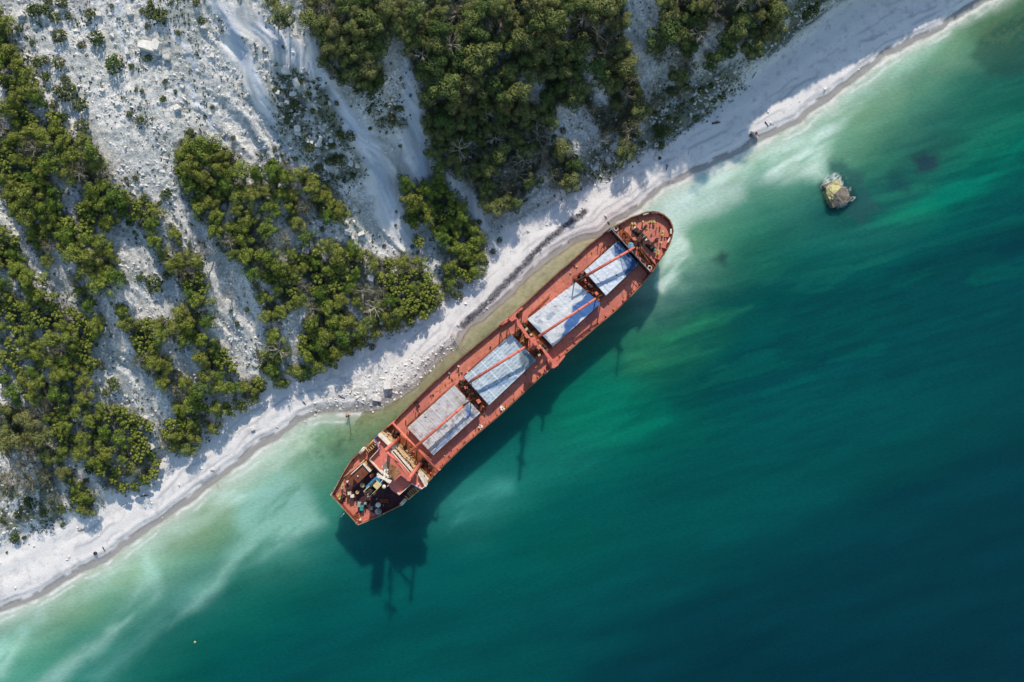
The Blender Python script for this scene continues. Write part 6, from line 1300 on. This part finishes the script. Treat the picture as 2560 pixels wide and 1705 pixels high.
# the broken concrete caisson in the sea
def w2(x, y, z): return W(2020 + x / 5.8875, 380 + y / 5.8875, z)
m, nt, b = newmat('algae_concrete'); v = tex(nt); f1 = noise(nt, .55, 5, .6, v, .6); f2 = noise(nt, 3.0, 4, .7, v)
c = mixc(nt, ramp(nt, f1, [(.46, (0, 0, 0)), (.54, (1, 1, 1))]), alb(176, 168, 82), alb(150, 140, 90)); c = mixc(nt, ramp(nt, f2, [(.5, (0, 0, 0)), (.68, (1, 1, 1))]), c, alb(225, 222, 205))
nt.links.new(c, b.inputs['Base Color']); b.inputs['Roughness'].default_value = .6; bump(nt, b, f2, .6, .12); M['algae'] = m
ws2 = empty('broken_caisson', w2(450, 620, 0)); setp(ws2, 'broken concrete block with yellow algae standing in the sea off the bow', 'concrete block')
def slab3(name, mat, pts_, bot=-1.5, sub=3, amp=.10, seed=3):
    bm = bmesh.new(); n = len(pts_); o = ws2.location
    up = [bm.verts.new(w2(*p_) - o) for p_ in pts_]; dn = [bm.verts.new((w2(a, b_, z).x - o.x, w2(a, b_, z).y - o.y, bot)) for a, b_, z in pts_]
    bm.faces.new(up); bm.faces.new(dn[::-1])
    for i in range(n): bm.faces.new((up[i], dn[i], dn[(i + 1) % n], up[(i + 1) % n]))
    bmesh.ops.triangulate(bm, faces=bm.faces[:]); bmesh.ops.subdivide_edges(bm, edges=bm.edges[:], cuts=sub, use_grid_fill=True); r_ = random.Random(seed)
    for v_ in bm.verts: v_.co += Vector((r_.uniform(-1, 1), r_.uniform(-1, 1), r_.uniform(-1, 1))) * amp
    k = MB(); k.bm.free(); k.bm = bm; return k.build(name, mat, ws2)
slab3('algae_slab', M['algae'], [(400, 425, .9), (455, 400, .7), (500, 500, 1.5), (395, 620, 2.4), (365, 695, 2.3), (320, 700, 1.7), (270, 610, 1.2), (265, 520, 1.0), (310, 470, 1.0)])
slab3('bare_slab', M['concrete'], [(500, 520, 1.6), (590, 545, 1.2), (612, 650, 1.5), (660, 690, 1.1), (520, 770, 1.8), (370, 820, 1.3), (320, 710, 2.0), (400, 620, 2.6)], seed=5)
slab3('fallen_edge', M['concrete'], [(215, 490, .8), (355, 430, .9), (370, 455, 1.0), (270, 530, 1.1), (235, 525, .8)], seed=7, sub=2)
slab3('fallen_edge', M['concrete'], [(610, 650, .8), (670, 665, .9), (665, 695, .7), (610, 695, .8)], seed=8, sub=2, amp=.06)
mb = MB()
for k in range(7): a = w2(400 + k * 38, 815 - k * 18, .6) - ws2.location; b_ = w2(470 + k * 34, 790 - k * 20, .9) - ws2.location; mb.tube(a, b_, .06, .05, 5)
mb.build('reinforcing_bars', M['winch'], ws2)
# rusty mooring post with its chain, orange rod, float
def w3(x, y, z=0.): return W(640 + x / 3.68, 852 + y / 3.68, z)
mp_ = empty('mooring_post', w3(851, 690, .2)); setp(mp_, 'rusty red post with a chain running into the shallows off the stern', 'mooring post')
MB().tube((0, 0, -.6), (0, .15, 1.1), .3, .26, 12).box(0, .1, 1.1, .8, .5, .2, .2).build('post', M['winch'], mp_); MB().tube((0, .3, 1.3), (.1, .35, 1.6), .35, .2, 10).build('cap', M['boom'], mp_)
mb = MB(); a = Vector((0, 0, .4))
for k in range(14): b_ = w3(855 + k * 1.6, 715 + k * 12, .05) - mp_.location; mb.tube(a, b_, .05, .05, 5); a = b_
mb.build('chain', M['winch'], mp_)
p = w3(-0 + 0, 0); rod = MB().tube((0, 0, 0), (.45, -1.1, .5), .09, .07, 6).build('orange_rod', M['boom']); rod.location = W(543, 1208, .02); setp(rod, 'thin orange rod sticking out of the water off the lower beach', 'rod')
fl_ = empty('float', W(488, 1605, 0)); setp(fl_, 'small pale yellow float alone on the dark water', 'float'); MB().ball((0, 0, .1), .3, .7, 10).build('buoy_body', M['yellow'], fl_); MB().tube((0, 0, .25), (.1, .25, .45), .05).build('buoy_ring', M['cream'], fl_)
# broken gangway between the beach and the ship
gw = empty('gangway', W(1150, 860, .6)); setp(gw, 'grey wooden gangway between the beach and the ship side', 'gangway')
a, b_ = W(1128, 833, 1.2) - gw.location, W(1166, 880, 1.4) - gw.location; d_ = (b_ - a); n_ = Vector((-d_.y, d_.x, 0)).normalized() * .3
MB().tube(a + n_, b_ + n_, .06).tube(a - n_, b_ - n_, .06).build('side_rail', M['pale'], gw)
mb = MB()
for k in range(14): e = a.lerp(b_, (k + .5) / 14); mb.tube(e + n_, e - n_, .05, .05, 5)
mb.build('tread', M['pale'], gw)
